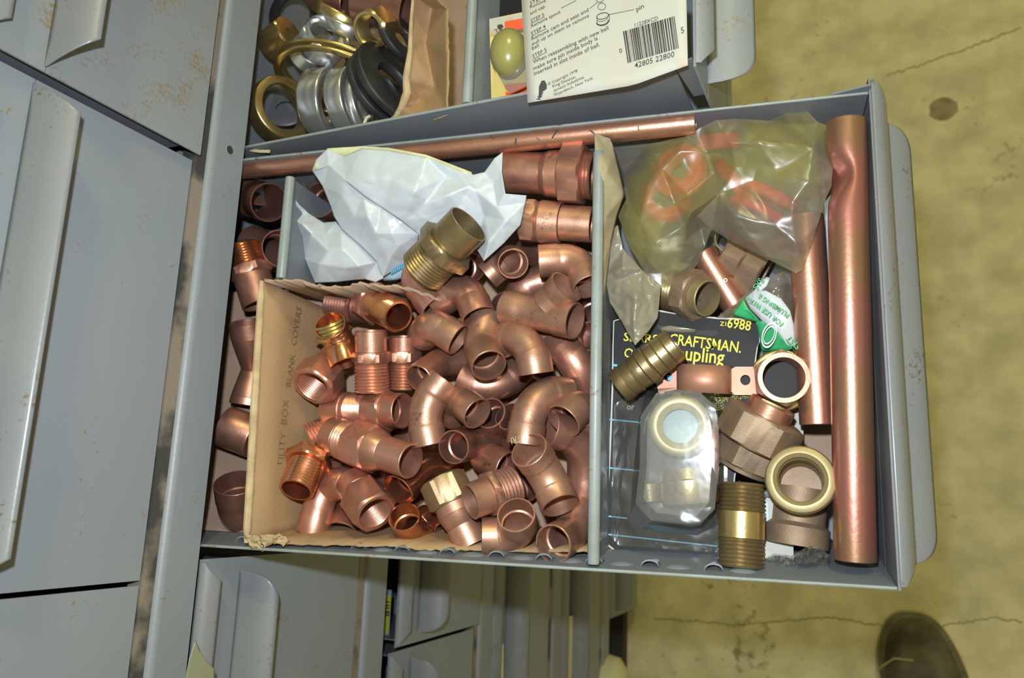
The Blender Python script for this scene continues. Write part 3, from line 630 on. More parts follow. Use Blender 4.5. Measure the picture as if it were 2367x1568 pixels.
straight('threaded copper piece peeping out left of the long union', (712, 1015, -46), (775, 990, -56), [('thr', 0, .8, .0118), ('neck', .8, 1, .0105)], 'cu', bore=.009)
straight('copper male adapter with brassy hex flat, threaded mouth toward the viewer at the left', (684, 1134, -14), (722, 1044, -34),
         [('thr', 0, .64, .0128), ('hex', .64, .86, .0150), ('cup', .86, 1, .0120)], 'cuo', bore=.0098)
E_('long straight copper elbow leaning on the front flap, open end down', (745, 1135, -44), (722, 1232, -1), (790, 1085, -1), r=.0118, m='cu', L=.030, rf=.02)
E_('copper elbow hidden mostly under the large threaded mouth', (815, 1165, -66), (790, 1232, 1), (850, 1120, -1), r=.0118, m='cu', L=.026)
straight('large copper female elbow end with a wide threaded mouth at the bottom of the heap', (868, 1188, -20), (815, 1115, -36),
         [('ithr', 0, .62, .0142), ('neck', .62, 1, .0136, .0124)], 'cu', name='female_elbow_fitting')
E_('bent copper tail joining behind the wide threaded mouth', (800, 1108, -38), (845, 1140, -1), (768, 1125, -1), r=.0116, m='cu', L=.018)
# --- lower layer seen through the gaps
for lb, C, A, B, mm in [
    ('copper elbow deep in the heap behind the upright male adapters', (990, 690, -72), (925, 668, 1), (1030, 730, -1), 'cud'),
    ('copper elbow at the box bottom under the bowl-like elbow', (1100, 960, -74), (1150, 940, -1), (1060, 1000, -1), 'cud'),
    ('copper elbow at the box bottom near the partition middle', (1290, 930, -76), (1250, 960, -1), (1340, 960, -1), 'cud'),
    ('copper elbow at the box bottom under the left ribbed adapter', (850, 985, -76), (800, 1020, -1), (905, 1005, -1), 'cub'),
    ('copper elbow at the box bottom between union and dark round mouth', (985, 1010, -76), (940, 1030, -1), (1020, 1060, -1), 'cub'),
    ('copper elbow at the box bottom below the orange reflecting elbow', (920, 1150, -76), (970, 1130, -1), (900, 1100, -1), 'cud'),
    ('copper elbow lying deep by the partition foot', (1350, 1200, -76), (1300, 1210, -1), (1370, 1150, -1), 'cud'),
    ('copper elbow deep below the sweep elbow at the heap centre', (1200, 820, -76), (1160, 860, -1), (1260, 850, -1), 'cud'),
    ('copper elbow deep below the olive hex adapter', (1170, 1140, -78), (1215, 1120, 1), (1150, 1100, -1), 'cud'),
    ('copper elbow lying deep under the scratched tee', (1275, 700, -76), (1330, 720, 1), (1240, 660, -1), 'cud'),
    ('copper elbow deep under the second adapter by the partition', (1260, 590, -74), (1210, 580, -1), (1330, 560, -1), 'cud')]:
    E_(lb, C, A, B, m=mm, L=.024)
# --- narrow left compartment
G2 = 'copper fittings in the narrow left compartment'
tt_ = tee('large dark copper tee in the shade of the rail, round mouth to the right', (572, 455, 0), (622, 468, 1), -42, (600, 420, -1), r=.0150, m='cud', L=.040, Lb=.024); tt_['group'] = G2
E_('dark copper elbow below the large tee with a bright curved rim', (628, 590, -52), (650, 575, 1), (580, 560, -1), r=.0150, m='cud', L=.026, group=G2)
straight('copper male adapter glowing orange in the narrow left compartment', (560, 568, -26), (604, 705, -34),
         [('thr', 0, .36, .0132), ('hex', .36, .52, .0146), ('cup', .52, 1, .0142)], 'cu', group=G2, bore=.0105, mats={'thr': 'cuo'})
straight('copper reducer tapering downward beside the cardboard box', (572, 745, -40), (588, 850, -56), [('cup', 0, .3, .0142), ('neck', .3, 1, .0142, .0098)], 'cu', group=G2, name='reducer_fitting')
straight('copper reducer widening downward, lower of the tapered pair by the box', (590, 852, -58), (572, 938, -58), [('neck', 0, .8, .0100, .0136), ('cup', .8, 1, .0138)], 'cu', group=G2, name='reducer_fitting')
a = P(520, 985, -.046); c = P(590, 1012, -.052); pa = Path([a, c]); T = pa.L
o = sweep('cap_fitting', pa, [(0, .0152), (.0006, .0158), (T - .001, .0160), (T, .0156)], None, M['cu'], None, seg=40); tag(o, 'copper cap with a flat bruised face turned left toward the rail', 'pipe fitting', G2)
E_('largest copper elbow of the narrow compartment, bright rim open upward', (556, 1195, -44), (546, 1116, 1), (640, 1215, -1), r=.0158, m='cud', L=.030, rf=.02, cup=.014, group=G2)
E_('copper elbow lying behind the edge of the white plastic bag', (775, 480, -58), (738, 462, 1), (800, 430, -1), r=.0140, m='cud', L=.024)
E_('small dark copper elbow close to the thin partition near the white bag', (700, 425, -60), (686, 440, 1), (720, 395, -1), r=.0085, m='cud', L=.018)
# stamping on the elbow
cst = P(1213, 1000, -.018) ; 
def rod(name, label, cat, A, B, r, m, wall=.0011, dent=None, seg=40, parent=None):
    a = P(*A[:2], A[2] / 1000); c = P(*B[:2], B[2] / 1000); pts = [a.lerp(c, i / 60) for i in range(61)]; pa = Path(pts); T = pa.L
    o = sweep(name, pa, [(0, r - .0003), (.0004, r), (T - .0004, r), (T, r - .0003)], [(0, r - wall), (T, r - wall)], M[m], None, seg=seg)
    if dent:
        org = V(o.location)
        for v in o.data.vertices:
            w = v.co + org; s_ = (w - a).dot((c - a).normalized()) / T; ax = a.lerp(c, s_); d = w - ax
            k = math.exp(-((s_ - dent[0]) / dent[1]) ** 2) * max(0, d.normalized().dot(dent[2])) ** 1.5
            v.co -= dent[2] * k * dent[3]
    return tag(o, label, cat)
rod('copper_tube', 'long straight copper tube with dark scratches lying along the upper side wall', 'tube', (562, 391, -11), (1608, 284, -9), .0073, 'tube')
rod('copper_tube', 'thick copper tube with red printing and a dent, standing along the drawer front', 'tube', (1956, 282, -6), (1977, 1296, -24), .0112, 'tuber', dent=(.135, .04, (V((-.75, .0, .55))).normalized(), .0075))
rod('copper_tube', 'shorter clean copper tube lying left of the thick red printed one', 'tube', (1862, 500, -30), (1891, 982, -40), .0106, 'tube')
ta_ = Path([D(.4285, .262, -.088), D(.4285, .105, -.089)]); tag(sweep('copper_tube', ta_, [(0, .0082), (ta_.L, .0082)], [(0, .0071), (ta_.L, .0071)], M['cud'], None), 'dark copper tube lying deep behind the thick red printed tube', 'tube')
# scratches on the long tube
scr = MB()
for x0, y0, x1, y1 in [(1276, 318, 1289, 291), (1191, 332, 1195, 318), (1363, 300, 1378, 311), (1125, 308, 1140, 318)]:
    a = P(x0, y0, -.0035); c = P(x1, y1, -.0030); q = (c - a).cross(WW).normalized() * .0005; scr.add([a + q, a - q, c - q, c + q], [(0, 1, 2, 3)])
def cyl_hit(a, c, r, x, y, eps=.00035):
    ax = (c - a).normalized(); d = ray(x, y).normalized(); o = CAM - a; dd = d - ax * d.dot(ax); oo = o - ax * o.dot(ax)
    A = dd.dot(dd); B = dd.dot(oo); C = oo.dot(oo) - (r + eps) ** 2; q = B * B - A * C
    return CAM + d * ((-B - math.sqrt(max(q, 0))) / A)
tb = [o for o in COL.objects if o.name == 'copper_tube'][0]
ta, tc = P(562, 391, -.011), P(1608, 284, -.009)
scr = MB()
for pl, w in [([(1289, 291), (1285, 305), (1276, 320)], .0005), ([(1193, 320), (1191, 334)], .0006), ([(1363, 301), (1370, 306), (1378, 312)], .0005), ([(1292, 291), (1288, 304)], .0003), ([(1125, 308), (1134, 315), (1141, 321)], .0003), ([(1240, 318), (1248, 325)], .0003), ([(1475, 290), (1476, 303)], .0003)]:
    q = [cyl_hit(ta, tc, .0073, *p) for p in pl]
    for a, c in zip(q, q[1:]):
        n = (c - a).cross(WW).normalized() * w; scr.add([a + n, a - n, c - n, c + n], [(0, 1, 2, 3)])
scr.build('scratch', M['ktext'], tb, ang=0)
# letters stamped on the arched elbow
sc_a = wloc(st) ; sa = leg(P(1228, 905, -.018), 1213, 1030, .034, 1)
class CylF:
    def __init__(s): s.n = WW
    def __call__(s, x, y, h): return cyl_hit(sa, P(1228, 905, -.018), .0121, x, y)
text_mesh('stamped_letters', [('TRI', (1203, 1007), (1181, 1012), 0, 1.2)], M['edge'], st, CylF(), depth=.0004)

# ------------------------------------------------------------ white plastic bag
wb = thing('white_plastic_bag', 'crumpled torn white plastic bag lying over the heap beneath the long copper tube', 'bag', P(900, 500, -.02))
sheet('inner_layer', [(722, 390, 2), (757, 343, 5), (838, 338, 6), (900, 342, 6), (985, 358, 4), (1090, 398, 0), (1092, 412, -2), (980, 400, -6), (800, 400, -8)], [], M['yfilm'], wb, amp=2, sub=2)
sheet('upper_fold', [(722, 395, 0), (730, 370, 2), (757, 344, 6), (793, 362, 4), (838, 343, 8), (900, 348, 8), (985, 364, 5), (1050, 392, 2), (1095, 404, -2), (1120, 398, -4), (1143, 366, 0), (1162, 352, -2), (1160, 400, 3), (1168, 448, 5), (1217, 452, -2), (1214, 470, -4),
      (1203, 520, -8), (1165, 562, -10), (1118, 604, -14), (1104, 580, -16), (1095, 560, -20), (1040, 600, -24), (985, 600, -24), (967, 541, -14), (930, 512, -4), (880, 478, 2), (840, 452, 6), (800, 420, 9), (760, 384, 6)],
      [(960, 440, 14), (1040, 450, 8), (900, 410, 12), (1000, 500, -4), (1060, 480, -2), (1100, 440, 2), (1120, 500, -10), (1150, 480, 0), (985, 470, 2), (1170, 510, 2), (1130, 560, -4), (1140, 425, -2), (1085, 430, 4), (1030, 410, -2)], M['white'], wb, amp=2.2, ns=80, sub=4, smooth=2, ang=50, seed=2)
sheet('middle_fold', [(722, 395, -2), (760, 384, 4), (800, 420, 7), (840, 452, 4), (880, 478, 0), (930, 512, -6), (968, 541, -16), (962, 590, -30), (935, 612, -34), (884, 641, -30), (870, 604, -24), (832, 566, -18), (790, 530, -14), (772, 500, -12), (765, 478, -10), (745, 430, -6)],
      [(820, 500, -2), (870, 540, -4), (920, 570, -12), (900, 600, -20), (790, 450, 2), (850, 500, 4), (905, 540, -4)], M['white'], wb, amp=2, ns=80, sub=4, smooth=2, ang=50, seed=8)
sheet('lower_flap', [(677, 452, -10), (688, 470, -10), (712, 492, -22), (748, 515, -26), (776, 512, -18), (790, 530, -18), (832, 566, -20), (872, 606, -26), (886, 644, -30), (868, 652, -32), (845, 646, -32), (815, 648, -30), (780, 652, -28), (728, 654, -30), (705, 600, -30), (688, 552, -30), (676, 530, -26), (672, 500, -18)],
      [(720, 540, -14), (760, 580, -12), (800, 620, -16), (740, 610, -16), (700, 520, -12), (790, 575, -10), (830, 615, -14), (750, 545, -20)], M['white'], wb, amp=2, ns=80, sub=4, smooth=2, ang=50, seed=4)
b = MB()
for k in range(9):
    x = 942 + k * 3.2; b.prism([P(x, 525 + k * 2.4, -.022), P(x + 2, 527 + k * 2.4, -.022), P(x - 4, 535 + k * 2.4, -.022), P(x - 6, 533 + k * 2.4, -.022)], WW * .0002)
for k in range(8):
    x = 905 + k * 4.4; b.prism([P(x, 622 - k * 2, -.030), P(x + 3, 621 - k * 2, -.030), P(x + 2, 634 - k * 2.4, -.030), P(x - 1, 635 - k * 2.4, -.030)], WW * .0002)
b.build('blue_print', M['blue'], wb, ang=0)
sheet('printed_corner', [(925, 520, -18), (968, 541, -20), (968, 556, -26), (958, 570, -30), (940, 560, -28)], [], M['lblue'], wb, sub=1)
sheet('printed_corner', [(880, 645, -36), (944, 592, -34), (950, 605, -36), (935, 640, -40), (900, 655, -42)], [], M['lblue'], wb, sub=1)

# ------------------------------------------------------------ right compartment
# red rubber pieces and the yellowed bag over them
def ring(name, label, cat, c, ax, R, r, m, hgt=None, group=None, sq=1.0):
    """flat ring / washer, lathe section rounded"""
    ax = V(ax).normalized(); pa = Path([c - ax * (hgt or r) / 1, c + ax * (hgt or r) / 1]); T = pa.L; e = min(T, R - r) * .22
    o = sweep(name, pa, [(0, R - e), (e * .35, R - e * .3), (e, R), (T - e, R), (T - e * .35, R - e * .3), (T, R - e)], [(0, r + e * .6), (e, r), (T - e, r), (T, r + e * .6)], M[m], None, seg=56, ang=50)
    return tag(o, label, cat, group)
toc = lambda c: (CAM - c).normalized()
GR = 'red rubber rings in the yellowed bag'
c = P(1572, 398, -.034); ring('rubber_ring', 'red rubber ring with a wide hole, left in the yellowed bag', 'washer', c, toc(c) * .8 + UW * -.35 + VW * .35, .0180, .0085, 'redrub', .006, GR)
c = P(1660, 330, -.040); ring('rubber_ring', 'red rubber ring at the top fold of the yellowed bag', 'washer', c, VW + WW * .35, .0150, .0085, 'redrub', .005, GR)
c = P(1540, 460, -.050); ring('rubber_ring', 'red rubber ring under the wide holed ring, lower left in the bag', 'washer', c, toc(c) + VW * .5, .0170, .0085, 'redrub', .005, GR)
c = P(1700, 425, -.044); ring('rubber_ring', 'red rubber ring standing on edge in the middle of the bag', 'washer', c, UW * .85 + VW * .55 + WW * .2, .0200, .0120, 'redrub', .004, GR)
c = P(1772, 452, -.036); ring('rubber_ring', 'red rubber ring seen edge on, right in the bag', 'washer', c, VW * .8 + UW * .45 + WW * .2, .0210, .0120, 'redrub', .0035, GR)
c = P(1752, 490, -.040); ring('rubber_ring', 'red rubber ring seen edge on, lowest in the bag', 'washer', c, VW * .8 + UW * .45 + WW * .15, .0200, .0120, 'redrub', .003, GR)
yb = thing('yellowed_plastic_bag', 'yellowed translucent plastic bag wrapped over red rubber rings at the top right of the drawer', 'bag', P(1660, 440, -.03))
YO = [(1420, 342, -34), (1500, 333, -22), (1587, 315, -14), (1625, 292, -10), (1655, 278, -6), (1700, 274, -6), (1778, 279, -10), (1810, 265, -14), (1862, 251, -14), (1888, 280, -12), (1914, 292, -14), (1917, 340, -12), (1925, 388, -10), (1922, 430, -10), (1909, 460, -12), (1890, 520, -14), (1872, 580, -16), (1856, 624, -18),
      (1840, 632, -18), (1788, 606, -20), (1697, 562, -22), (1645, 530, -26), (1630, 570, -34), (1616, 606, -40), (1590, 640, -40), (1553, 662, -38), (1530, 664, -36), (1490, 630, -34), (1455, 570, -34), (1428, 498, -32), (1448, 459, -32), (1440, 400, -36)]
sheet('upper_layer', YO, [(1500, 430, -14), (1530, 390, -8), (1570, 350, -10), (1600, 400, -20), (1560, 470, -16), (1635, 350, -14), (1650, 400, -26), (1690, 330, 2), (1760, 330, 4), (1700, 390, -8), (1660, 450, -12), (1610, 500, -22), (1590, 450, -26), (1740, 420, -10), (1800, 400, -4), (1830, 470, -6), (1790, 520, -6), (1700, 500, -6), (1740, 560, -14), (1840, 560, -8), (1870, 420, 0), (1880, 340, -4), (1580, 560, -22), (1520, 560, -18), (1560, 610, -30), (1620, 530, -34), (1480, 510, -20), (1530, 630, -34), (1600, 490, -4), (1585, 520, -12)],
      M['bagy'], yb, amp=3.5, ns=110, sub=4, smooth=1, ang=70, seed=11, thick=0)
sheet('lower_layer', [(1440, 380, -50), (1560, 340, -52), (1700, 300, -52), (1880, 300, -46), (1900, 440, -40), (1852, 612, -30), (1760, 590, -36), (1650, 525, -46), (1600, 610, -52), (1540, 650, -50), (1460, 560, -50)], [(1600, 420, -58), (1750, 420, -56), (1820, 360, -54), (1800, 540, -44)], M['bagy'], yb, amp=4, ns=70, sub=3, seed=31, thick=0)
sheet('loose_tongue', [(1398, 540, -28), (1428, 520, -26), (1440, 575, -26), (1485, 625, -26), (1528, 660, -28), (1520, 735, -26), (1500, 765, -24), (1468, 799, -22), (1440, 750, -24), (1410, 700, -28), (1398, 640, -30)], [(1440, 620, -18), (1470, 690, -16), (1465, 750, -18), (1425, 650, -24), (1500, 690, -22)], M['bagg'], yb, amp=4, ns=50, sub=4, smooth=2, seed=3, thick=.0003)
pp = sheet('paper_strip', [(1374, 308, 2), (1410, 321, -2), (1418, 340, -8), (1432, 400, -14), (1443, 449, -18), (1425, 500, -20), (1412, 560, -22), (1402, 640, -22), (1395, 690, -20), (1386, 640, -12), (1381, 560, -6), (1378, 450, 0)], [(1400, 400, 2), (1400, 500, -6), (1396, 600, -12)], M['tan'], None, amp=2, sub=3, thick=.0005)
tag(pp, 'curled strip of aged tan paper standing along the right partition beside the yellowed bag', 'paper')
# brass and bronze bits below the bag
c = P(1696, 548, -.050); ring('brass_ring', 'thin brass ring half under the lower edge of the yellowed bag', 'ring', c, toc(c) + VW * .45 - UW * .1, .0125, .0112, 'bronzei', .0012)
c = P(1716, 548, -.058); ring('brass_ring', 'second thin brass ring just behind the first under the yellowed bag', 'ring', c, toc(c) * .8 + UW * .6, .0125, .0112, 'bronzei', .0012)
rod('copper_tube_stub', 'short copper tube stub with a small punched dimple below the yellowed bag', 'tube', (1625, 585, -52), (1712, 725, -58), .0092, 'tube')
sb = [o for o in COL.objects if o.name == 'copper_tube_stub'][0]
q = cyl_hit(P(1625, 585, -.052), P(1712, 725, -.058), .0092, 1677, 648, .0002); pa = Path([q, q + toc(q) * .0006]); sweep('dimple_ring', pa, [(0, .0014), (pa.L, .0012)], [(0, .0008), (pa.L, .0008)], M['tube'], sb, seg=16)
straight('bronze union nut with a brown hex side lying under the bag corner', (1675, 590, -60), (1775, 640, -60), [('hex', 0, .45, .0150), ('hex', .45, .9, .0170)], 'bronze', bore=.011, name='bronze_union_fitting')
straight('bronze hex bushing with a round bright rim above the black card', (1636, 690, -36), (1548, 672, -56), [('cup', 0, .22, .0118), ('hex', .22, .56, .0152), ('thr', .56, 1, .0142)], 'bronze', bore=.0108, name='bronze_bushing', mats={'cup': 'bronzei', 'thr': 'brassd'})
E_('dark copper elbow between the bronze bushing and the tongue of the bag', (1520, 700, -66), (1535, 708, 1), (1480, 700, -1), r=.0118, m='cud', L=.018, group='copper fittings in the right compartment')
# printed plastic bag
pb = thing('printed_plastic_bag', 'clear parts bag printed in green and white, squeezed beside the shorter copper tube', 'bag', P(1770, 740, -.05))
sheet('bag_film', [(1655, 735, -46), (1700, 700, -42), (1760, 650, -36), (1810, 628, -34), (1842, 640, -40), (1848, 700, -44), (1856, 800, -46), (1850, 832, -50), (1766, 822, -52), (1763, 765, -50), (1752, 742, -48), (1720, 736, -48)], [(1790, 680, -30), (1800, 740, -30), (1760, 760, -34)], M['bagp'], pb, amp=3, sub=3, seed=6, thick=0)
sheet('white_print', [(1722, 690, -36), (1742, 672, -33), (1770, 672, -29), (1805, 690, -29), (1826, 718, -31), (1840, 770, -36), (1852, 792, -40), (1846, 806, -42), (1820, 800, -38), (1800, 770, -34), (1760, 740, -34), (1735, 715, -35)], [(1780, 700, -28)], M['white'], pb, amp=0, sub=2, thick=.0002)
sheet('white_print', [(1736, 688, -33), (1752, 656, -32), (1772, 640, -31), (1780, 644, -31), (1772, 662, -31), (1746, 686, -33)], [], M['white'], pb, sub=1, thick=.0002)
sheet('green_print', [(1693, 728, -40), (1718, 692, -36), (1728, 712, -35), (1752, 738, -34), (1758, 745, -36), (1740, 742, -38)], [], M['green'], pb, sub=2, thick=.0002)
sheet('green_print', [(1748, 742, -36), (1795, 742, -34), (1812, 780, -36), (1832, 806, -38), (1820, 812, -42), (1760, 812, -46), (1756, 780, -42)], [], M['green'], pb, sub=2, thick=.0002)
text_mesh('green_lettering', [('FOR USE WITH', (1812, 746), (1732, 684), -.0275, 1.1), ('PLUMBING &', (1826, 726), (1756, 678), -.026, 1.1), ('SYST', (1852, 800), (1826, 775), -.031, 1.2), ('SYS', (1752, 672), (1768, 650), -.029, 1.2)], M['green'], pb, PD, bold=.01)
lo = MB()
for R0 in (1.0, .72):
    for i in range(20):
        a0, a1 = i / 20 * 6.283, (i + 1) / 20 * 6.283
        pts = [P(1778 + 17 * R0 * q * math.cos(a) - 6 * math.sin(a), 775 + 30 * R0 * q * math.sin(a), -.0325) for q, a in ((1, a0), (1, a1), (.86, a1), (.86, a0))]; lo.add(pts, [(0, 1, 2, 3)])
lo.build('outlined_letter', M['wtext'], pb, ang=0)
# black product card
HC = -.047
ca = thing('product_card', 'black hang card with yellow lettering, blue lines and a clear blister', 'card', P(1550, 1000, HC))
card_o = [(1418, 742), (1470, 725), (1516, 722), (1519, 716), (1578, 728), (1660, 734), (1722, 737), (1748, 744), (1757, 757), (1757, 790), (1752, 800), (1746, 846), (1742, 900), (1735, 960), (1700, 1100), (1690, 1200), (1668, 1302), (1600, 1298), (1500, 1286), (1420, 1274), (1404, 1262), (1400, 1240), (1402, 1180), (1406, 1100), (1410, 1000), (1414, 900), (1416, 800)]
b = MB(); b.prism([P(x, y, HC - .0008) for x, y in card_o], WW * .0004); b.build('white_card_edge', M['paper'], ca)
cen = (1570, 1000)
def shr(x, y, k=3): d = math.hypot(x - cen[0], y - cen[1]); return (x - (x - cen[0]) / d * k * (1 + .5 * math.sin(x * .3 + y * .2)), y - (y - cen[1]) / d * k * (1 + .5 * math.sin(y * .37)))
b = MB(); b.prism([P(*shr(x, y), HC - .0004) for x, y in card_o], WW * .0003); b.build('black_print', M['black'], ca)
flat('hang_slot', [(1519, 752), (1530, 753), (1550, 757), (1600, 760), (1620, 764), (1655, 764), (1663, 770), (1650, 778), (1600, 773), (1560, 770), (1530, 766), (1520, 760)], HC + .0001, M['dark'], ca, PD)
sheet('torn_slot_flap', [(1524, 758, -46), (1548, 753, -44), (1580, 758, -43), (1608, 762, -44), (1606, 770, -46), (1560, 768, -45), (1530, 767, -46)], [], M['bagg'], ca, sub=1, thick=.0002)
text_mesh('yellow_lettering', [('Z1', (1664, 753), (1678, 754), HC, 1.0), ('6988', (1680, 757), (1734, 765), HC, 1.25), ('SEARS', (1441, 788), (1520, 794), HC, .95), ('CRAFTSMAN.', (1546, 795), (1712, 816), HC, 1.3),
      ('Quick', (1442, 826), (1510, 832), HC, 1.15), ('coupling', (1545, 829), (1673, 842), HC, 1.25)], M['ytext'], ca, PD, bold=.012)
text_mesh('white_lettering', [('or', (1449, 947), (1466, 948), HC, 1.1)], M['wtext'], ca, PD)
b = MB()
for y0, x1, y1 in [(968, 1478, 975), (1080, 1468, 1086), (1192, 1450, 1197), (1234, 1662, 1262)]:
    b.prism([P(1405, y0, HC), P(x1, y1, HC), P(x1, y1 + 3.4, HC), P(1405, y0 + 3.4, HC)], WW * .0002)
b.prism([P(1418, 842, HC), P(1427, 843, HC), P(1427, 848, HC), P(1418, 847, HC)], WW * .0002); b.prism([P(1540, 868, HC), P(1562, 868, HC), P(1560, 882, HC), P(1545, 880, HC)], WW * .0002)
b.build('blue_line', M['blue'], ca)
b = MB(); random.seed(3)
for i in range(34):
    for j in range(12):
        x = 1648 + i * 3.2 + random.random() * 2; y = 906 + j * 3.4 + random.random() * 2
        if random.random() < .6 and x - 1648 < 100 - j * 6: b.prism([P(x, y, HC), P(x + 2, y, HC), P(x + 2.4, y + 1.6, HC), P(x, y + 1.8, HC)], WW * .0002)
b.build('yellow_dot_print', M['ytext'], ca, ang=0)
# blister
def loop(px, h): return [P(x, y, h) for x, y in px]
o1 = [(1490, 900), (1560, 897), (1640, 905), (1672, 950), (1674, 1080), (1672, 1190), (1662, 1215), (1610, 1240), (1540, 1236), (1480, 1224), (1456, 1190), (1460, 1120), (1474, 1000)]
o2 = [(1515, 905), (1562, 896), (1620, 903), (1655, 935), (1664, 985), (1664, 1080), (1655, 1180), (1622, 1215), (1592, 1218), (1502, 1208), (1466, 1168), (1476, 1080), (1478, 960)]
lv = [loop(o1, HC + .001), loop([(x, y) for x, y in o2], HC + .010), loop([(cen[0] + (x - cen[0]) * .97 + 0, 1060 + (y - 1060) * .97) for x, y in o2], HC + .033), loop([(cen[0] + (x - cen[0]) * .8, 1050 + (y - 1050) * .86) for x, y in o2], HC + .037)]
v = [p for l in lv for p in l]; n = len(o1)
bl_ = mesh('blister', v, [(i * n + k, i * n + (k + 1) % n, (i + 1) * n + (k + 1) % n, (i + 1) * n + k) for i in range(3) for k in range(n)] + [tuple(range(3 * n, 4 * n))], M['blist'], ca, ang=30)
sheet('blister_flange', [(1420, 935, -46), (1480, 900, -46), (1640, 900, -46), (1680, 960, -46), (1682, 1200, -46), (1665, 1278, -46), (1600, 1274, -46), (1430, 1262, -46), (1412, 1240, -46), (1416, 1050, -46)], [(1440, 1100, -45), (1600, 1250, -45)], M['bagc'], ca, amp=1, sub=3, thick=0)
hc = thing('brass_hose_coupling', 'brass hose coupling with a bright round mouth inside the clear blister', 'coupling', P(1572, 1000, -.03))
c1 = P(1572, 985, -.024); pa = Path([c1 - toc(c1) * .012, c1]); T = pa.L
sweep('coupling_ring', pa, [(0, .0190), (T - .005, .0190), (T - .0022, .0184), (T - .0006, .0172), (T, .0160)], [(0, .0105), (T - .005, .0108), (T - .0016, .0122), (T, .0142)], M['gold'], hc, seg=48)
c2 = P(1590, 1085, -.034); c3 = P(1640, 1165, -.034); c3 = P(1598, 1165, -.034); pa = Path([c2, c3]); T = pa.L
sweep('coupling_body', pa, [(0, .0150), (T * .3, .0160), (T * .35, .0175), (T - .002, .0180), (T, .0170)], [(0, .012), (T, .0125)], M['brass'], hc, seg=48)
c1 = P(1500, 1120, -.038); pa = Path([c1, P(1504, 1160, -.038)]); sweep('coupling_tail', pa, [(0, .0085), (pa.L, .0075)], [(0, .006), (pa.L, .006)], M['brassd'], hc, seg=32)
c1 = P(1572, 985, -.0375); pa = Path([c1 - WW * .001, c1]); sweep('washer_disc', pa, [(0, .0125), (pa.L, .0122)], None, M['lblue'], hc, seg=40)
# brass barb splicer
a = P(1562, 795, -.018); c = P(1430, 895, -.022); pa = Path([a, c]); T = pa.L; pr = [(0, .0100), (.0006, .0108)]; n = 7
for i in range(n):
    s0 = T * i / n; s1 = T * (i + 1) / n
    if i == 3: pr += [(s0, .0112), (s0 + .001, .0122), (s1 - .001, .0122), (s1, .0112)]
    else: pr += [(s0 + .0004, .0109 if i < 3 else .0113), (s1 - .0008, .0113 if i < 3 else .0109), (s1, .0106)]
pr += [(T, .0100)]
o = sweep('hose_barb_splicer', pa, pr, [(0, .0078), (T, .0078)], M['brassd'], None, seg=48, ang=20); tag(o, 'dull brass barbed hose splicer lying across the black card', 'pipe fitting')
# copper strap
sr = thing('pipe_strap', 'copper pipe strap with a screw hole lying below the yellow lettering of the card', 'strap', P(1630, 880, -.04))
prof = [(1520, 882, -44), (1535, 880, -44), (1562, 878, -44), (1566, 878, -40)]
def strap(name, us, m, parent, y0, y1, hole=None):
    v = []; f = []
    for x, h in us: v += [P(x, y0(x), h / 1000), P(x, y1(x), h / 1000)]
    f = [(2 * i, 2 * i + 1, 2 * i + 3, 2 * i + 2) for i in range(len(us) - 1)]
    o = mesh(name, v, f, m, parent, ang=50); md = o.modifiers.new('thickness', 'SOLIDIFY'); md.thickness = .0012; md.offset = 0; return o
us = [(1566, -42), (1567, -34)] + [(1567 + 118 * (1 - math.cos(i / 14 * math.pi)) / 2, -34 + 11 * math.sin(i / 14 * math.pi)) for i in range(1, 14)] + [(1686, -36), (1689, -42)]
yt = lambda x: 841 + (x - 1566) * .045; yb_ = lambda x: 905 + (x - 1566) * .055
strap('strap_arch', us, M['strapcu'], sr, yt, yb_)
def ear(x0, x1, hx, hy, r, name):
    h = -.0415; b = MB(); n = 20; v = []; inn = []; outp = []
    for k in range(n):
        a = k / n * 2 * math.pi; inn.append((hx + r * math.cos(a), hy + r * math.sin(a)))
        dx, dy = math.cos(a), math.sin(a); s = min(((x1 - hx) if dx > 0 else (hx - x0)) / max(abs(dx), 1e-6), ((yb_(hx) - hy) if dy > 0 else (hy - yt(hx))) / max(abs(dy), 1e-6)); outp.append((hx + dx * s, hy + dy * s))
    v = [P(x, y, h) for x, y in outp] + [P(x, y, h) for x, y in inn] + [P(x, y, h - .0012) for x, y in outp] + [P(x, y, h - .0012) for x, y in inn]
    f = []
    for k in range(n):
        l = (k + 1) % n; f += [(k, l, n + l, n + k), (2 * n + k, 3 * n + k, 3 * n + l, 2 * n + l), (k, 2 * n + k, 2 * n + l, l), (n + k, n + l, 3 * n + l, 3 * n + k)]
    mesh(name, v, f, M['strapcu'], sr, ang=40)
ear(1689, 1752, 1723, 879, 12, 'strap_ear'); ear(1518, 1566, 1545, 872, 10, 'strap_ear')
# copper hex female on a brass ring
straight('copper hex female fitting with a dark hole, left of the shorter copper tube', (1812, 873, -26), (1798, 882, -58), [('hex', 0, .6, .0152), ('neck', .6, 1, .0135), ('hole_shade', .85, .9, .0125)], 'cud', bore=.0122, name='female_adapter_fitting', mats={'hex': 'cub', 'hole_shade': 'dark'}, L=None)  # dark disc added in the bore to paint the hole's shade
c = P(1806, 880, -.044); ring('brass_ring', 'wide brass ring lying beneath the copper hex fitting', 'ring', c, toc(c), .0190, .014, 'brass', .002)
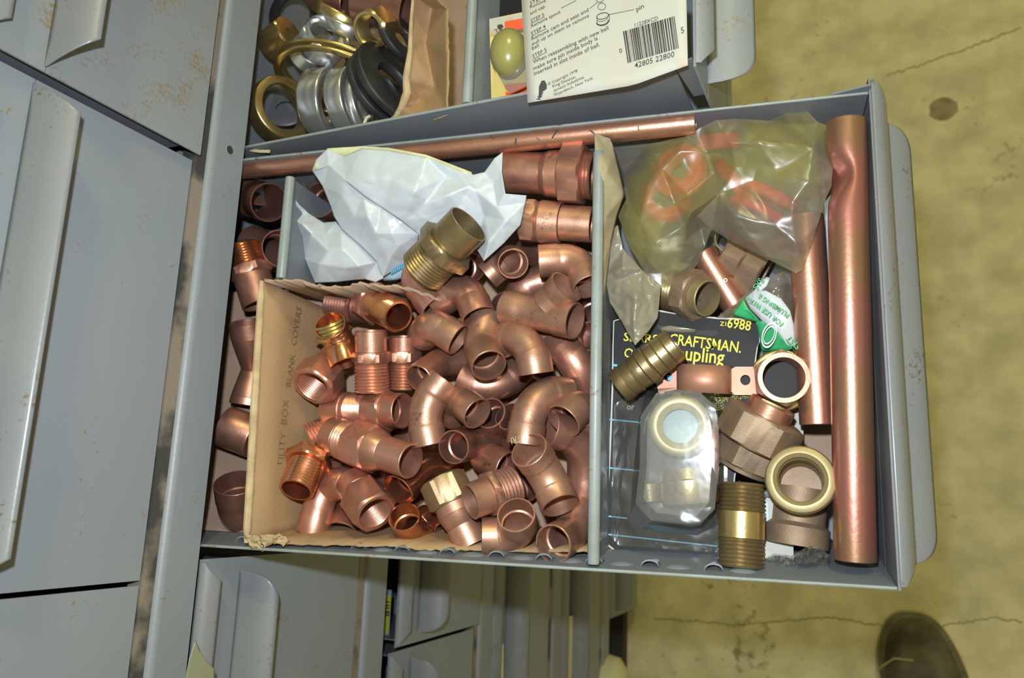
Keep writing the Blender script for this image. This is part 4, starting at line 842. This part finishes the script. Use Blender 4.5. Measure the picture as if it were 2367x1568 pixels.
# bronze pieces
straight('bronze hex nut with a green spot and a copper end, beside the blister', (1788, 935, -34), (1738, 1028, -40), [('cup', 0, .30, .0138), ('hex', .28, 1, .0215)], 'bronze', bore=.012, name='bronze_nut_fitting', mats={'cup': 'tube'}, phase=.5)
straight('bronze hex union end below the green spotted nut', (1745, 1022, -46), (1715, 1085, -50), [('hex', 0, .85, .0178), ('neck', .85, 1, .0165)], 'bronze', bore=.013, name='bronze_union_fitting', phase=.3)
te = thing('bronze_tee_fitting', 'cast bronze threaded tee with a bright machined round mouth facing up', 'pipe fitting', P(1845, 1160, -.04))
c1 = P(1850, 1108, -.018); c0 = P(1852, 1125, -.055); pa = Path([c0, c1]); T = pa.L
sweep('top_mouth', pa, [(0, .0150), (T * .55, .0150), (T * .62, .0190), (T - .003, .0196), (T - .0008, .0186), (T, .0165)], [(0, .0115)] + thread(T * .4, T * .85, .0120, .0018, -.0007)[1:] + [(T - .0015, .0128), (T, .0150)], M['bronzei'], te, seg=48, ang=25)
sweep('bore_disc', pa, [(.001, .0118), (.003, .0118)], None, M['bronze'], te)
c0 = P(1850, 1130, -.052); c1 = P(1838, 1262, -.050); pa = Path([c0, c1]); T = pa.L
sweep('side_branch', pa, [(0, .0165), (T * .6, .0160), (T * .68, .0190), (T, .0188)], [(0, .0125), (T * .7, .0125), (T, .014)], M['bronze'], te, seg=48)
straight('long brass pipe nipple threaded at both ends at the front edge', (1716, 1118, -26), (1712, 1312, -24), [('thr', 0, .34, .0133), ('neck', .34, .66, .0132), ('thr2', .66, 1, .0135)], 'brassd', name='pipe_nipple', mats={'neck': 'brass'})
# scraps
b = MB(); b.prism([P(x, y, -.072) for x, y in [(1800, 940), (1858, 950), (1856, 1060), (1790, 1050)]], WW * .0005); tag(b.build('paper_scrap', M['paper'], None), 'cream paper scrap between the bronze nut and the shorter copper tube', 'paper')
sc2 = thing('paper_scrap', 'cream and turquoise printed scrap showing below the bronze tee', 'paper', P(1800, 1280, -.045))
b = MB(); b.prism([P(x, y, -.045) for x, y in [(1765, 1150), (1830, 1160), (1835, 1296), (1768, 1296)]], WW * .0004); b.build('scrap_sheet', M['paper'], sc2)
flat('turquoise_patch', [(1766, 1160), (1774, 1160), (1778, 1240), (1768, 1240)], -.0445, M['lblue'], sc2, PD); flat('turquoise_patch', [(1795, 1284), (1814, 1288), (1806, 1306)], -.0445, M['lblue'], sc2, PD)
cf = sheet('cellophane_scrap', [(1765, 1292, -38), (1790, 1280, -34), (1830, 1285, -32), (1870, 1262, -34), (1900, 1262, -38), (1920, 1290, -42), (1926, 1325, -46), (1900, 1336, -46), (1850, 1330, -42), (1800, 1322, -40)], [(1840, 1305, -24), (1880, 1300, -26), (1900, 1310, -36), (1860, 1285, -30)], M['cello'], None, amp=9, ns=14, sub=4, smooth=0, ang=25, seed=5, thick=0)
tag(cf, 'crinkled clear cellophane scrap at the front edge below the bronze tee', 'wrapper')
b = MB(); b.prism([D(u, v, -.0985) for u, v in [(.400, .060), (.436, .060), (.436, .26), (.400, .26)]], WW * .0006); tag(b.build('brown_card_scrap', M['cardp'], None), 'brown card scrap on the drawer bottom right of the thick tube', 'paper')
b = MB(); b.prism([P(x, y, -.060) for x, y in [(1905, 470), (1921, 450), (1932, 520), (1934, 690), (1926, 700), (1912, 640)]], WW * .0006); tag(b.build('pale_plastic_strip', M['lblue'], None), 'pale greenish plastic strip between the two standing copper tubes', 'plastic strip')
# ------------------------------------------------------------ contents of the upper drawer
UN = 'nuts and rings in the upper open drawer'
def UP(x, y, h): return Uz(x, y, h)
c = Uz(648, 254, -.040); ring('brass_slip_nut', 'big polished brass slip nut standing beside the rail in the upper drawer', 'nut', c, (.93, -.02, .38), .0262, .0185, 'brass', .0082, UN)
c = Uz(752, 240, -.040); n1 = ring('chrome_slip_nut', 'chrome slip nut seen edge on next to the brass slip nut', 'nut', c, (.98, -.05, -.1), .0272, .020, 'chrome', .0094, UN)
c = Uz(808, 236, -.040); ring('chrome_slip_nut', 'chrome slip nut seen edge on, second from the brass slip nut', 'nut', c, (.98, .05, -.08), .0260, .020, 'chrome', .0075, UN)
c = Uz(838, 240, -.048); ring('chrome_slip_nut', 'narrow chrome slip nut squeezed against the black rubber washer', 'nut', c, (.96, .12, -.1), .0235, .018, 'chrome', .0040, UN)
c = Uz(902, 190, -.036); ring('rubber_washer', 'big black rubber washer leaning on the torn cardboard in the upper drawer', 'washer', c, (.86, .30, .22), .0330, .014, 'rubber', .0035, UN)
c = Uz(880, 208, -.044); ring('rubber_washer', 'black rubber washer behind the big one, its rim showing to the left', 'washer', c, (.84, .32, .22), .0320, .015, 'rubber', .0030, UN)
c = Uz(925, 88, -.040); ring('rubber_washer', 'grey rubber washer with a shiny edge above the big black ones', 'washer', c, (.84, .30, .2), .0230, .010, 'rubber', .0030, UN)
c = Uz(680, 38, -.046); ring('rubber_washer', 'black flat washer lying under the chrome nut at the top edge of the picture', 'washer', c, (.15, -.25, 1), .0235, .0150, 'rubber', .0016, UN)
for (x0, y0, x1, y1, w, lb) in [(612, 146, 872, 131, 3.6, 'thin brass ring seen edge on, crossing the upper drawer'), (605, 165, 860, 141, 3.2, 'second thin brass ring edge on just under the first')]:
    a = Uz(x0, y0, -.026); c = Uz(x1, y1, -.026); mid = (a + c) / 2; ax = (c - a).normalized(); R_ = (c - a).length / 2
    nrm = ax.cross(V((0, .10, 1))).normalized(); mid = mid - V((0, 0, R_ * .8)); ring('brass_ring', lb, 'ring', mid + V((0, 0, .010)), nrm, R_ * 1.0, R_ * .9, 'brass', .0012, UN)
straight('square edged brass hex nut lying in the left corner of the upper drawer', (668, 72, -22), (622, 108, -26), [('hex', 0, 1, .0125)], 'brass', bore=.003, name='brass_hex_nut', group=UN, frame=Uz)
straight('brass hex nut with a threaded hole facing the viewer in the upper drawer', (851, 70, -18), (882, 62, -32), [('ithr', 0, 1, .0138)], 'brass', name='brass_hex_nut', group=UN, frame=Uz, phase=.1)
straight('chrome hex nut tilted above the thin brass ring', (762, 78, -20), (738, 112, -28), [('neck', 0, .22, .0175, .0185), ('hex', .22, 1, .0172)], 'chrome', bore=.014, name='chrome_hex_nut', group=UN, frame=Uz)
straight('ribbed chrome nut below the tilted chrome hex nut', (722, 112, -36), (706, 130, -42), [('thr', 0, 1, .0150)], 'chrome', name='chrome_hex_nut', group=UN, frame=Uz)
c = Uz(800, 62, -.040); ring('chrome_slip_nut', 'rust spotted chrome slip nut behind the tilted hex nut', 'nut', c, (.5, .72, .35), .0235, .018, 'chrome', .0050, UN)
c = Uz(792, 42, -.046); ring('brass_slip_nut', 'brass ring nut behind the rust spotted chrome one', 'nut', c, (.55, .75, .25), .0245, .018, 'brass', .0050, UN)
straight('brown copper fitting at the top edge, behind the threaded brass nut', (835, 5, -34), (950, 28, -40), [('neck', 0, 1, .017)], 'cud', name='copper_coupling', group=UN, frame=Uz)
straight('brown copper coupling at the top edge above the chrome nuts', (735, -12, -42), (815, 8, -44), [('cup', 0, 1, .015)], 'cud', name='copper_coupling', group=UN, frame=Uz)
c = Uz(660, 250, -.070); ring('steel_washer', 'dull steel washer seen through the big brass slip nut', 'washer', c, (.5, .3, 1), .020, .008, 'steel', .001, UN)
c = Uz(775, 150, -.080); ring('steel_washer', 'dull steel washer lying deep between the chrome nuts', 'washer', c, (.1, .3, 1), .024, .010, 'steel', .001, UN)
def band(name, label, px, z, w, m):
    b = MB(); v = []
    q = [Uz(x, y, z) for x, y in px]; pa = Path(q); o = sweep(name, pa, [(0, w), (pa.L, w)], None, M[m], None, seg=10); return tag(o, label, 'rubber band')
band('rubber_band', 'cream rubber band at the corner between the rail and the brass slip nut', [(563, 341), (580, 347), (600, 350), (622, 350)], -.008, .0013, 'cream')
band('rubber_band', 'small cream loop between chrome nut and black washer', [(843, 298), (842, 285), (848, 272), (856, 268)], -.030, .0012, 'cream')
b = MB(); b.box((-.028, .2925, -.1145), (.19, .56, -.1135)); tag(b.build('paper_liner', M['cardp'], None), 'brown paper lining on the bottom of the upper drawer', 'paper')
# torn cardboard bin wall
tw = thing('torn_cardboard_flap', 'torn brown cardboard flap standing between the black washers and the grey partition', 'cardboard', Uz(980, 150, -.05))
FU = lambda x, y, h: Uz(x, y, h)
sheet('cardboard_wall', [(955, -12, -6), (1000, -12, -8), (1036, 20, -6), (1037, 120, -6), (1035, 265, -8), (985, 285, -16), (930, 298, -30), (870, 304, -42), (915, 270, -32), (928, 250, -28), (940, 215, -24), (938, 180, -22), (948, 120, -18), (950, 60, -14)], [(985, 100, -30), (1005, 200, -34), (975, 230, -40), (1000, 20, -28)], M['card'], tw, F=FU, amp=3, ns=60, sub=3, smooth=1, thick=.001, edgeamp=3)
te_ = [(955, -10, -5), (950, 60, -12), (948, 120, -16), (939, 180, -20), (941, 215, -22), (928, 250, -27), (915, 270, -31), (870, 304, -41)]
pa = Path([Uz(x, y, h / 1000) for x, y, h in te_]); sweep('torn_edge', pa, [(0, .0010), (pa.L * .3, .0018), (pa.L * .62, .0032), (pa.L * .8, .0018), (pa.L, .0006)], None, M['edge'], tw, seg=10)
# cards in the upper drawer
oc = thing('blister_card', 'yellow and orange blister card with an olive plastic ball, partly behind the white instruction card', 'card', Uz(1175, 140, -.03))
HB = -.026
for nm, px, m in [('yellow_print', [(1132, 45), (1215, 28), (1222, 236), (1137, 252)], 'yelcard'), ]:
    b = MB(); b.prism([Uz(x, y, HB) for x, y in px], V((0, 0, .0006))); b.build(nm, M[m], oc)
flat('white_print', [(1132, 44), (1212, 30), (1212, 70), (1134, 85)], HB + .0007, M['paper'], oc, PU)
flat('orange_print', [(1167, 50), (1220, 40), (1222, 70), (1167, 76)], HB + .0010, M['orange'], oc, PU); flat('orange_print', [(1167, 195), (1220, 190), (1222, 237), (1171, 246)], HB + .0010, M['orange'], oc, PU)
flat('black_mark', [(1150, 58), (1160, 56), (1164, 62), (1156, 68), (1150, 64)], HB + .0010, M['ktext'], oc, PU)
text_mesh('small_lettering', [('2S', (1146, 79), (1160, 70), HB + .001, 1)], M['ktext'], oc, PU)
bc = Uz(1176, 122, -.008); v = []; n = 28
for i in range(15):
    for k in range(n): th = math.pi * (i + .5) / 15; a = k / n * 6.283; v.append(bc + V((math.sin(th) * math.cos(a) * .0125, math.sin(th) * math.sin(a) * .0165, math.cos(th) * .0125)))
pball = mesh('plastic_ball', v, [(i * n + k, i * n + (k + 1) % n, (i + 1) * n + (k + 1) % n, (i + 1) * n + k) for i in range(14) for k in range(n)] + [tuple(range(n)), tuple(range(14 * n, 15 * n))], M['olive'], oc, ang=80)
q = bc + (toc(bc)) * .0118 + V((-.001, 0, 0)); pa = Path([q - toc(bc) * .002, q + toc(bc) * .0012]); sweep('ball_hole', pa, [(0, .0020), (pa.L, .0018)], None, M['dark'], pball, seg=16)
ob = [(1140, 78), (1160, 66), (1222, 60), (1225, 200), (1178, 222), (1168, 212), (1142, 160), (1137, 120)]
v = [Uz(x, y, HB + .001) for x, y in ob] + [Uz(1180 + (x - 1180) * .93, 140 + (y - 140) * .93, HB + .018) for x, y in ob]; n = len(ob)
mesh('blister', v, [(k, (k + 1) % n, n + (k + 1) % n, n + k) for k in range(n)] + [tuple(range(n, 2 * n))], M['blist'], oc, ang=30)
b = MB(); b.prism([Uz(x, y, -.040) for x, y in [(1066, -10), (1130, -10), (1128, 45)]], V((0, 0, .0005))); tag(b.build('paper_card', M['paper'], None), 'plain cream card corner leaning on the partition at the top edge', 'paper')
b = MB(); b.prism([Uz(x, y, -.045) for x, y in [(1131, -20), (1225, -20), (1225, 60), (1131, 60)]], V((0, 0, .0006))); tag(b.build('dark_card', M['black'], None), 'dark card behind the blister card at the top edge', 'card')
# white instruction card, slightly curled
def cz(x, y):
    t = (x - 1205) / 385; return .0015 + .007 * t * t - .003 * (1 - t)
CF = lambda x, y, h: Uz(x, y, cz(x, y) + h)
wc = thing('instruction_card', 'white instruction card with assembly steps, a small diagram and a barcode', 'card', Uz(1400, 100, .0))
v = []; NX, NY = 16, 8
for i in range(NX + 1):
    f = i / NX
    for j in range(NY + 1):
        g = j / NY; xt, yt_ = 1204 + (1586 - 1204) * f, -25; xb, yb2 = 1220 + (1590 - 1220) * f, 238 + (197 - 238) * min(f / .66, 1) + (151 - 197) * max((f - .66) / .34, 0)
        v.append(CF(xt + (xb - xt) * g, yt_ + (yb2 - yt_) * g, 0))
o = mesh('card_sheet', v, [(i * (NY + 1) + j, i * (NY + 1) + j + 1, (i + 1) * (NY + 1) + j + 1, (i + 1) * (NY + 1) + j) for i in range(NX) for j in range(NY)], M['paper'], wc); md = o.modifiers.new('thickness', 'SOLIDIFY'); md.thickness = .0005; md.offset = 0
PC = PlaneF(lambda x, y, h: CF(x, y, h + .0004), (0, 0, 1))
T_ = [('STEP 2', (1226, 12), (1262, -4), 1), ('Remove', (1226, 20), (1262, 4), 1), ('and cap.', (1226, 35), (1262, 16), 1), ('STEP 3', (1228, 52), (1258, 37), 1), ('Remove spout', (1229, 64), (1296, 30), 1),
      ('STEP 4', (1229, 82), (1262, 64), 1), ('Remove cam and seat and', (1230, 94), (1361, 26), 1), ('pull up on stem to remove', (1231, 105), (1362, 39), 1), ('ball', (1231, 116), (1246, 108), 1),
      ('STEP 5', (1232, 134), (1264, 118), 1), ('When reassembling with new ball', (1233, 148), (1407, 68), 1.05), ('make sure pin inside body is', (1234, 163), (1382, 92), 1.05), ('inserted in slot inside of ball.', (1235, 175), (1387, 106), 1.05),
      ('© Copyright 1978', (1267, 198), (1335, 166), 1), ('King Division,', (1278, 203), (1332, 180), 1), ('Jameco Industries', (1280, 213), (1350, 181), 1), ('Wyandanch, New York', (1281, 223), (1371, 183), 1),
      ('pin', (1472, 27), (1489, 18), 1.1), ('11228XCD', (1467, 63), (1521, 46), 1.1), ('0', (1433, 124), (1439, 121), 1.2), ('42805 22800', (1467, 158), (1559, 131), 1.1), ('5', (1575, 78), (1582, 75), 1.2), ('King', (1250, 232), (1262, 200), .9)]
text_mesh('printed_text', [(s, a, c, 0, k) for s, a, c, k in T_], M['ktext'], wc, PC, bold=.004)
b = MB()
def line(p, q, w=.9):
    d = math.hypot(q[0] - p[0], q[1] - p[1]); nx, ny = -(q[1] - p[1]) / d * w / 2, (q[0] - p[0]) / d * w / 2
    b.prism([PC(p[0] + nx, p[1] + ny, 0), PC(q[0] + nx, q[1] + ny, 0), PC(q[0] - nx, q[1] - ny, 0), PC(p[0] - nx, p[1] - ny, 0)], V((0, 0, .0001)))
for p, q in [((1228, 54), (1259, 39)), ((1229, 84), (1263, 66)), ((1232, 137), (1265, 120)), ((1297, 19), (1332, 1)), ((1363, 20), (1380, 6)), ((1407, 34), (1466, 22))]: line(p, q)
random.seed(12); x = 0.0
while x < 116:
    w = random.choice([1.0, 1.0, 1.8, 2.6, 3.6]); t = x / 116; tw_ = (x + w) / 116; e = 9 if (x < 5 or x > 111 or 55 < x < 60) else 0
    tp = lambda t: (1440 + 120 * t, 73 - 36 * t); bt = lambda t: (1451 + 119 * t, 146 - 35 * t)
    b.prism([PC(*tp(t), 0), PC(*tp(tw_), 0), PC(*bt(tw_), 0), PC(*bt(t), 0)], V((0, 0, .0001))); x += w + random.choice([1.1, 1.1, 1.6, 2.4])
b.build('barcode_and_lines', M['ktext'], wc, ang=0)
b = MB()
def ell(cx, cy, rx, ry, w, a0=0, a1=6.2832, n=20, tilt=-.25):
    pr = []
    for i in range(n + 1):
        a = a0 + (a1 - a0) * i / n; x, y = rx * math.cos(a), ry * math.sin(a); pr.append((cx + x * math.cos(tilt) - y * math.sin(tilt), cy + x * math.sin(tilt) + y * math.cos(tilt)))
    for p, q in zip(pr, pr[1:]): line(p, q, w)
ell(1391, 15, 9, 8, 1.1); ell(1387, 1, 8, 4, 1.1); ell(1393, 37, 14, 7, 1.6); ell(1393, 50, 14, 8, 3.2, 0, 3.14); line((1380, 40), (1380, 56), 1.4); line((1408, 33), (1409, 48), 1.4); ell(1393, 44, 12, 5, 1, 0, 3.14)
b.build('diagram', M['ktext'], wc, ang=0)
flat('printed_emblem', [(1245, 228), (1246, 200), (1252, 187), (1259, 186), (1264, 196), (1262, 206), (1254, 212), (1250, 226)], .0001, M['ktext'], wc, PC)
# ------------------------------------------------------------ odds and ends below
def plf(x, y, X): d = ray(x, y); return CAM + d * ((X - CAM.x) / d.x)
def slab(name, label, px, X, m, cat='label', t=.0008):
    b = MB(); b.prism([plf(x, y, X) for x, y in px], V((t, 0, 0))); o = b.build(name, M[m], None); return tag(o, label, cat) if label else o
yl = thing('labelled_package', 'package with a bright yellow label standing in the gap behind a lower drawer bead', 'package', plf(892, 1430, -.010))
for nm, px, m, X in [('pale_blue_body', [(878, 1362), (904, 1364), (897, 1480), (872, 1476)], 'lblue', -.0115), ('yellow_label', [(880, 1377), (903, 1378), (896, 1458), (888, 1468), (873, 1469)], 'ylabel', -.0105)]:
    b = MB(); b.prism([plf(x, y, X) for x, y in px], V((.0008, 0, 0))); b.build(nm, M[m], yl)
b = MB()
for y in (1390, 1398, 1404, 1412, 1416, 1421): b.prism([plf(x, yy, -.0096) for x, yy in [(880, y), (900, y + 1), (900, y + 4), (880, y + 3)]], V((.0002, 0, 0)))
b.build('label_print', M['ktext'], yl)
slab('orange_label', 'orange and brown label in the shaded recess of a lower drawer', [(930, 1302), (966, 1304), (962, 1346), (930, 1352)], XF + .001, 'card')
slab('label_card', 'cream card in the label recess of the third drawer row', [(1163, 1489), (1145, 1497), (1144, 1620), (1162, 1620)], XF + .001, 'cream')
slab('label_card', 'stained cream strip in the label recess of the fourth drawer row', [(1323, 1424), (1310, 1426), (1309, 1620), (1322, 1620)], XF + .001, 'cream')
bt = thing('cream_plastic_bottle', 'cream rounded plastic bottle end sticking out of the empty lowest opening', 'bottle', plf(1430, 1540, .03))
v = []; q0 = plf(1428, 1536, .03)
pa = Path([q0 + V((-.2, -.04, 0)), q0 + V((.0, -.03, .0)), q0 + V((.012, -.03, 0))]); sweep('bottle_body', pa, [(0, .045), (pa.L - .03, .045), (pa.L - .01, .040), (pa.L, .025)], None, M['cream'], bt, seg=32, ang=60)
pbg = sheet('clear_bag_corner', [(452, 1480, -20), (462, 1505, -14), (478, 1530, -8), (496, 1548, -4), (494, 1600, -6), (420, 1610, -10), (436, 1530, -16)], [(465, 1545, 4)], M['bagw'], None, F=lambda x, y, h: plf(x, y, XF + .022 + h / 1000), amp=5, ns=20, sub=3, thick=.0002)
tag(pbg, 'pale clear plastic bag corner poking out beside the rail at the bottom left edge', 'bag')

# ------------------------------------------------------------ shoe on the floor
sh = thing('shoe', 'dark worn leather shoe with a lighter welt standing on the concrete floor', 'shoe', (.475, -.30, ZF))
tip = Uz(2092, 1412, ZF + .02); sx, sy = tip.x - .002, tip.y
def shoe_loop(z, grow, L=.30, dx=0):
    o = []
    for k in range(48):
        a = k / 48 * 2 * math.pi; cx_, cy_ = math.cos(a), math.sin(a)
        y = cy_ * L / 2; w = .072 * (1 - .22 * max(0, -cy_)) * (1 - .22 * math.exp(-((cy_ + .15) / .3) ** 2)); x = w * math.copysign(abs(cx_) ** .75, cx_)
        o.append(V((sx + dx + (x) * (1 + grow / .06) + .012 * cy_ ** 2, sy - L / 2 + y * (1 + grow / .15), z)))
        o[-1].x += .22 * (sy - o[-1].y)
    return o
def loft(name, loops, m, parent, capb=True, ang=50):
    v = [p for l in loops for p in l]; n = 48; f = [(i * n + k, i * n + (k + 1) % n, (i + 1) * n + (k + 1) % n, (i + 1) * n + k) for i in range(len(loops) - 1) for k in range(n)] + [tuple(range(n)), tuple(range((len(loops) - 1) * n, len(loops) * n))]
    return mesh(name, v, f, m, parent, ang=ang)
loft('sole', [shoe_loop(ZF + .0005, -.002), shoe_loop(ZF + .004, 0), shoe_loop(ZF + .018, 0), shoe_loop(ZF + .022, -.001)], M['sand'], sh)
loft('welt', [shoe_loop(ZF + .0222, -.0015), shoe_loop(ZF + .026, -.0015), shoe_loop(ZF + .030, -.006)], M['sole'], sh)
up = []
for i in range(12):
    f = i / 11; lp = shoe_loop(ZF + .030, -.010 - .030 * f ** 2.2)
    up.append([V((p.x, p.y, ZF + .030 + (.030 + .055 * max(0, min(1, (sy - .06 - p.y) / .12))) * math.sin(f * 1.57))) for p in lp])
loft('upper', up, M['shoe'], sh, ang=80)
pa = Path([V((sx - .045, sy - .095, ZF + .045)), V((sx - .02, sy - .072, ZF + .067)), V((sx + .01, sy - .072, ZF + .068)), V((sx + .045, sy - .10, ZF + .047))]); sweep('toe_seam', pa, [(0, .0018), (pa.L, .0018)], None, M['sand'], sh, seg=8)
for k in range(3):
    y = sy - .125 - .022 * k; pa = Path([V((sx - .022, y, ZF + .082 + .004 * k)), V((sx + .004, y - .012, ZF + .088 + .004 * k)), V((sx + .030, y - .002, ZF + .081 + .004 * k))]); sweep('lace', pa, [(0, .0026), (pa.L, .0026)], None, M['sand'], sh, seg=8)
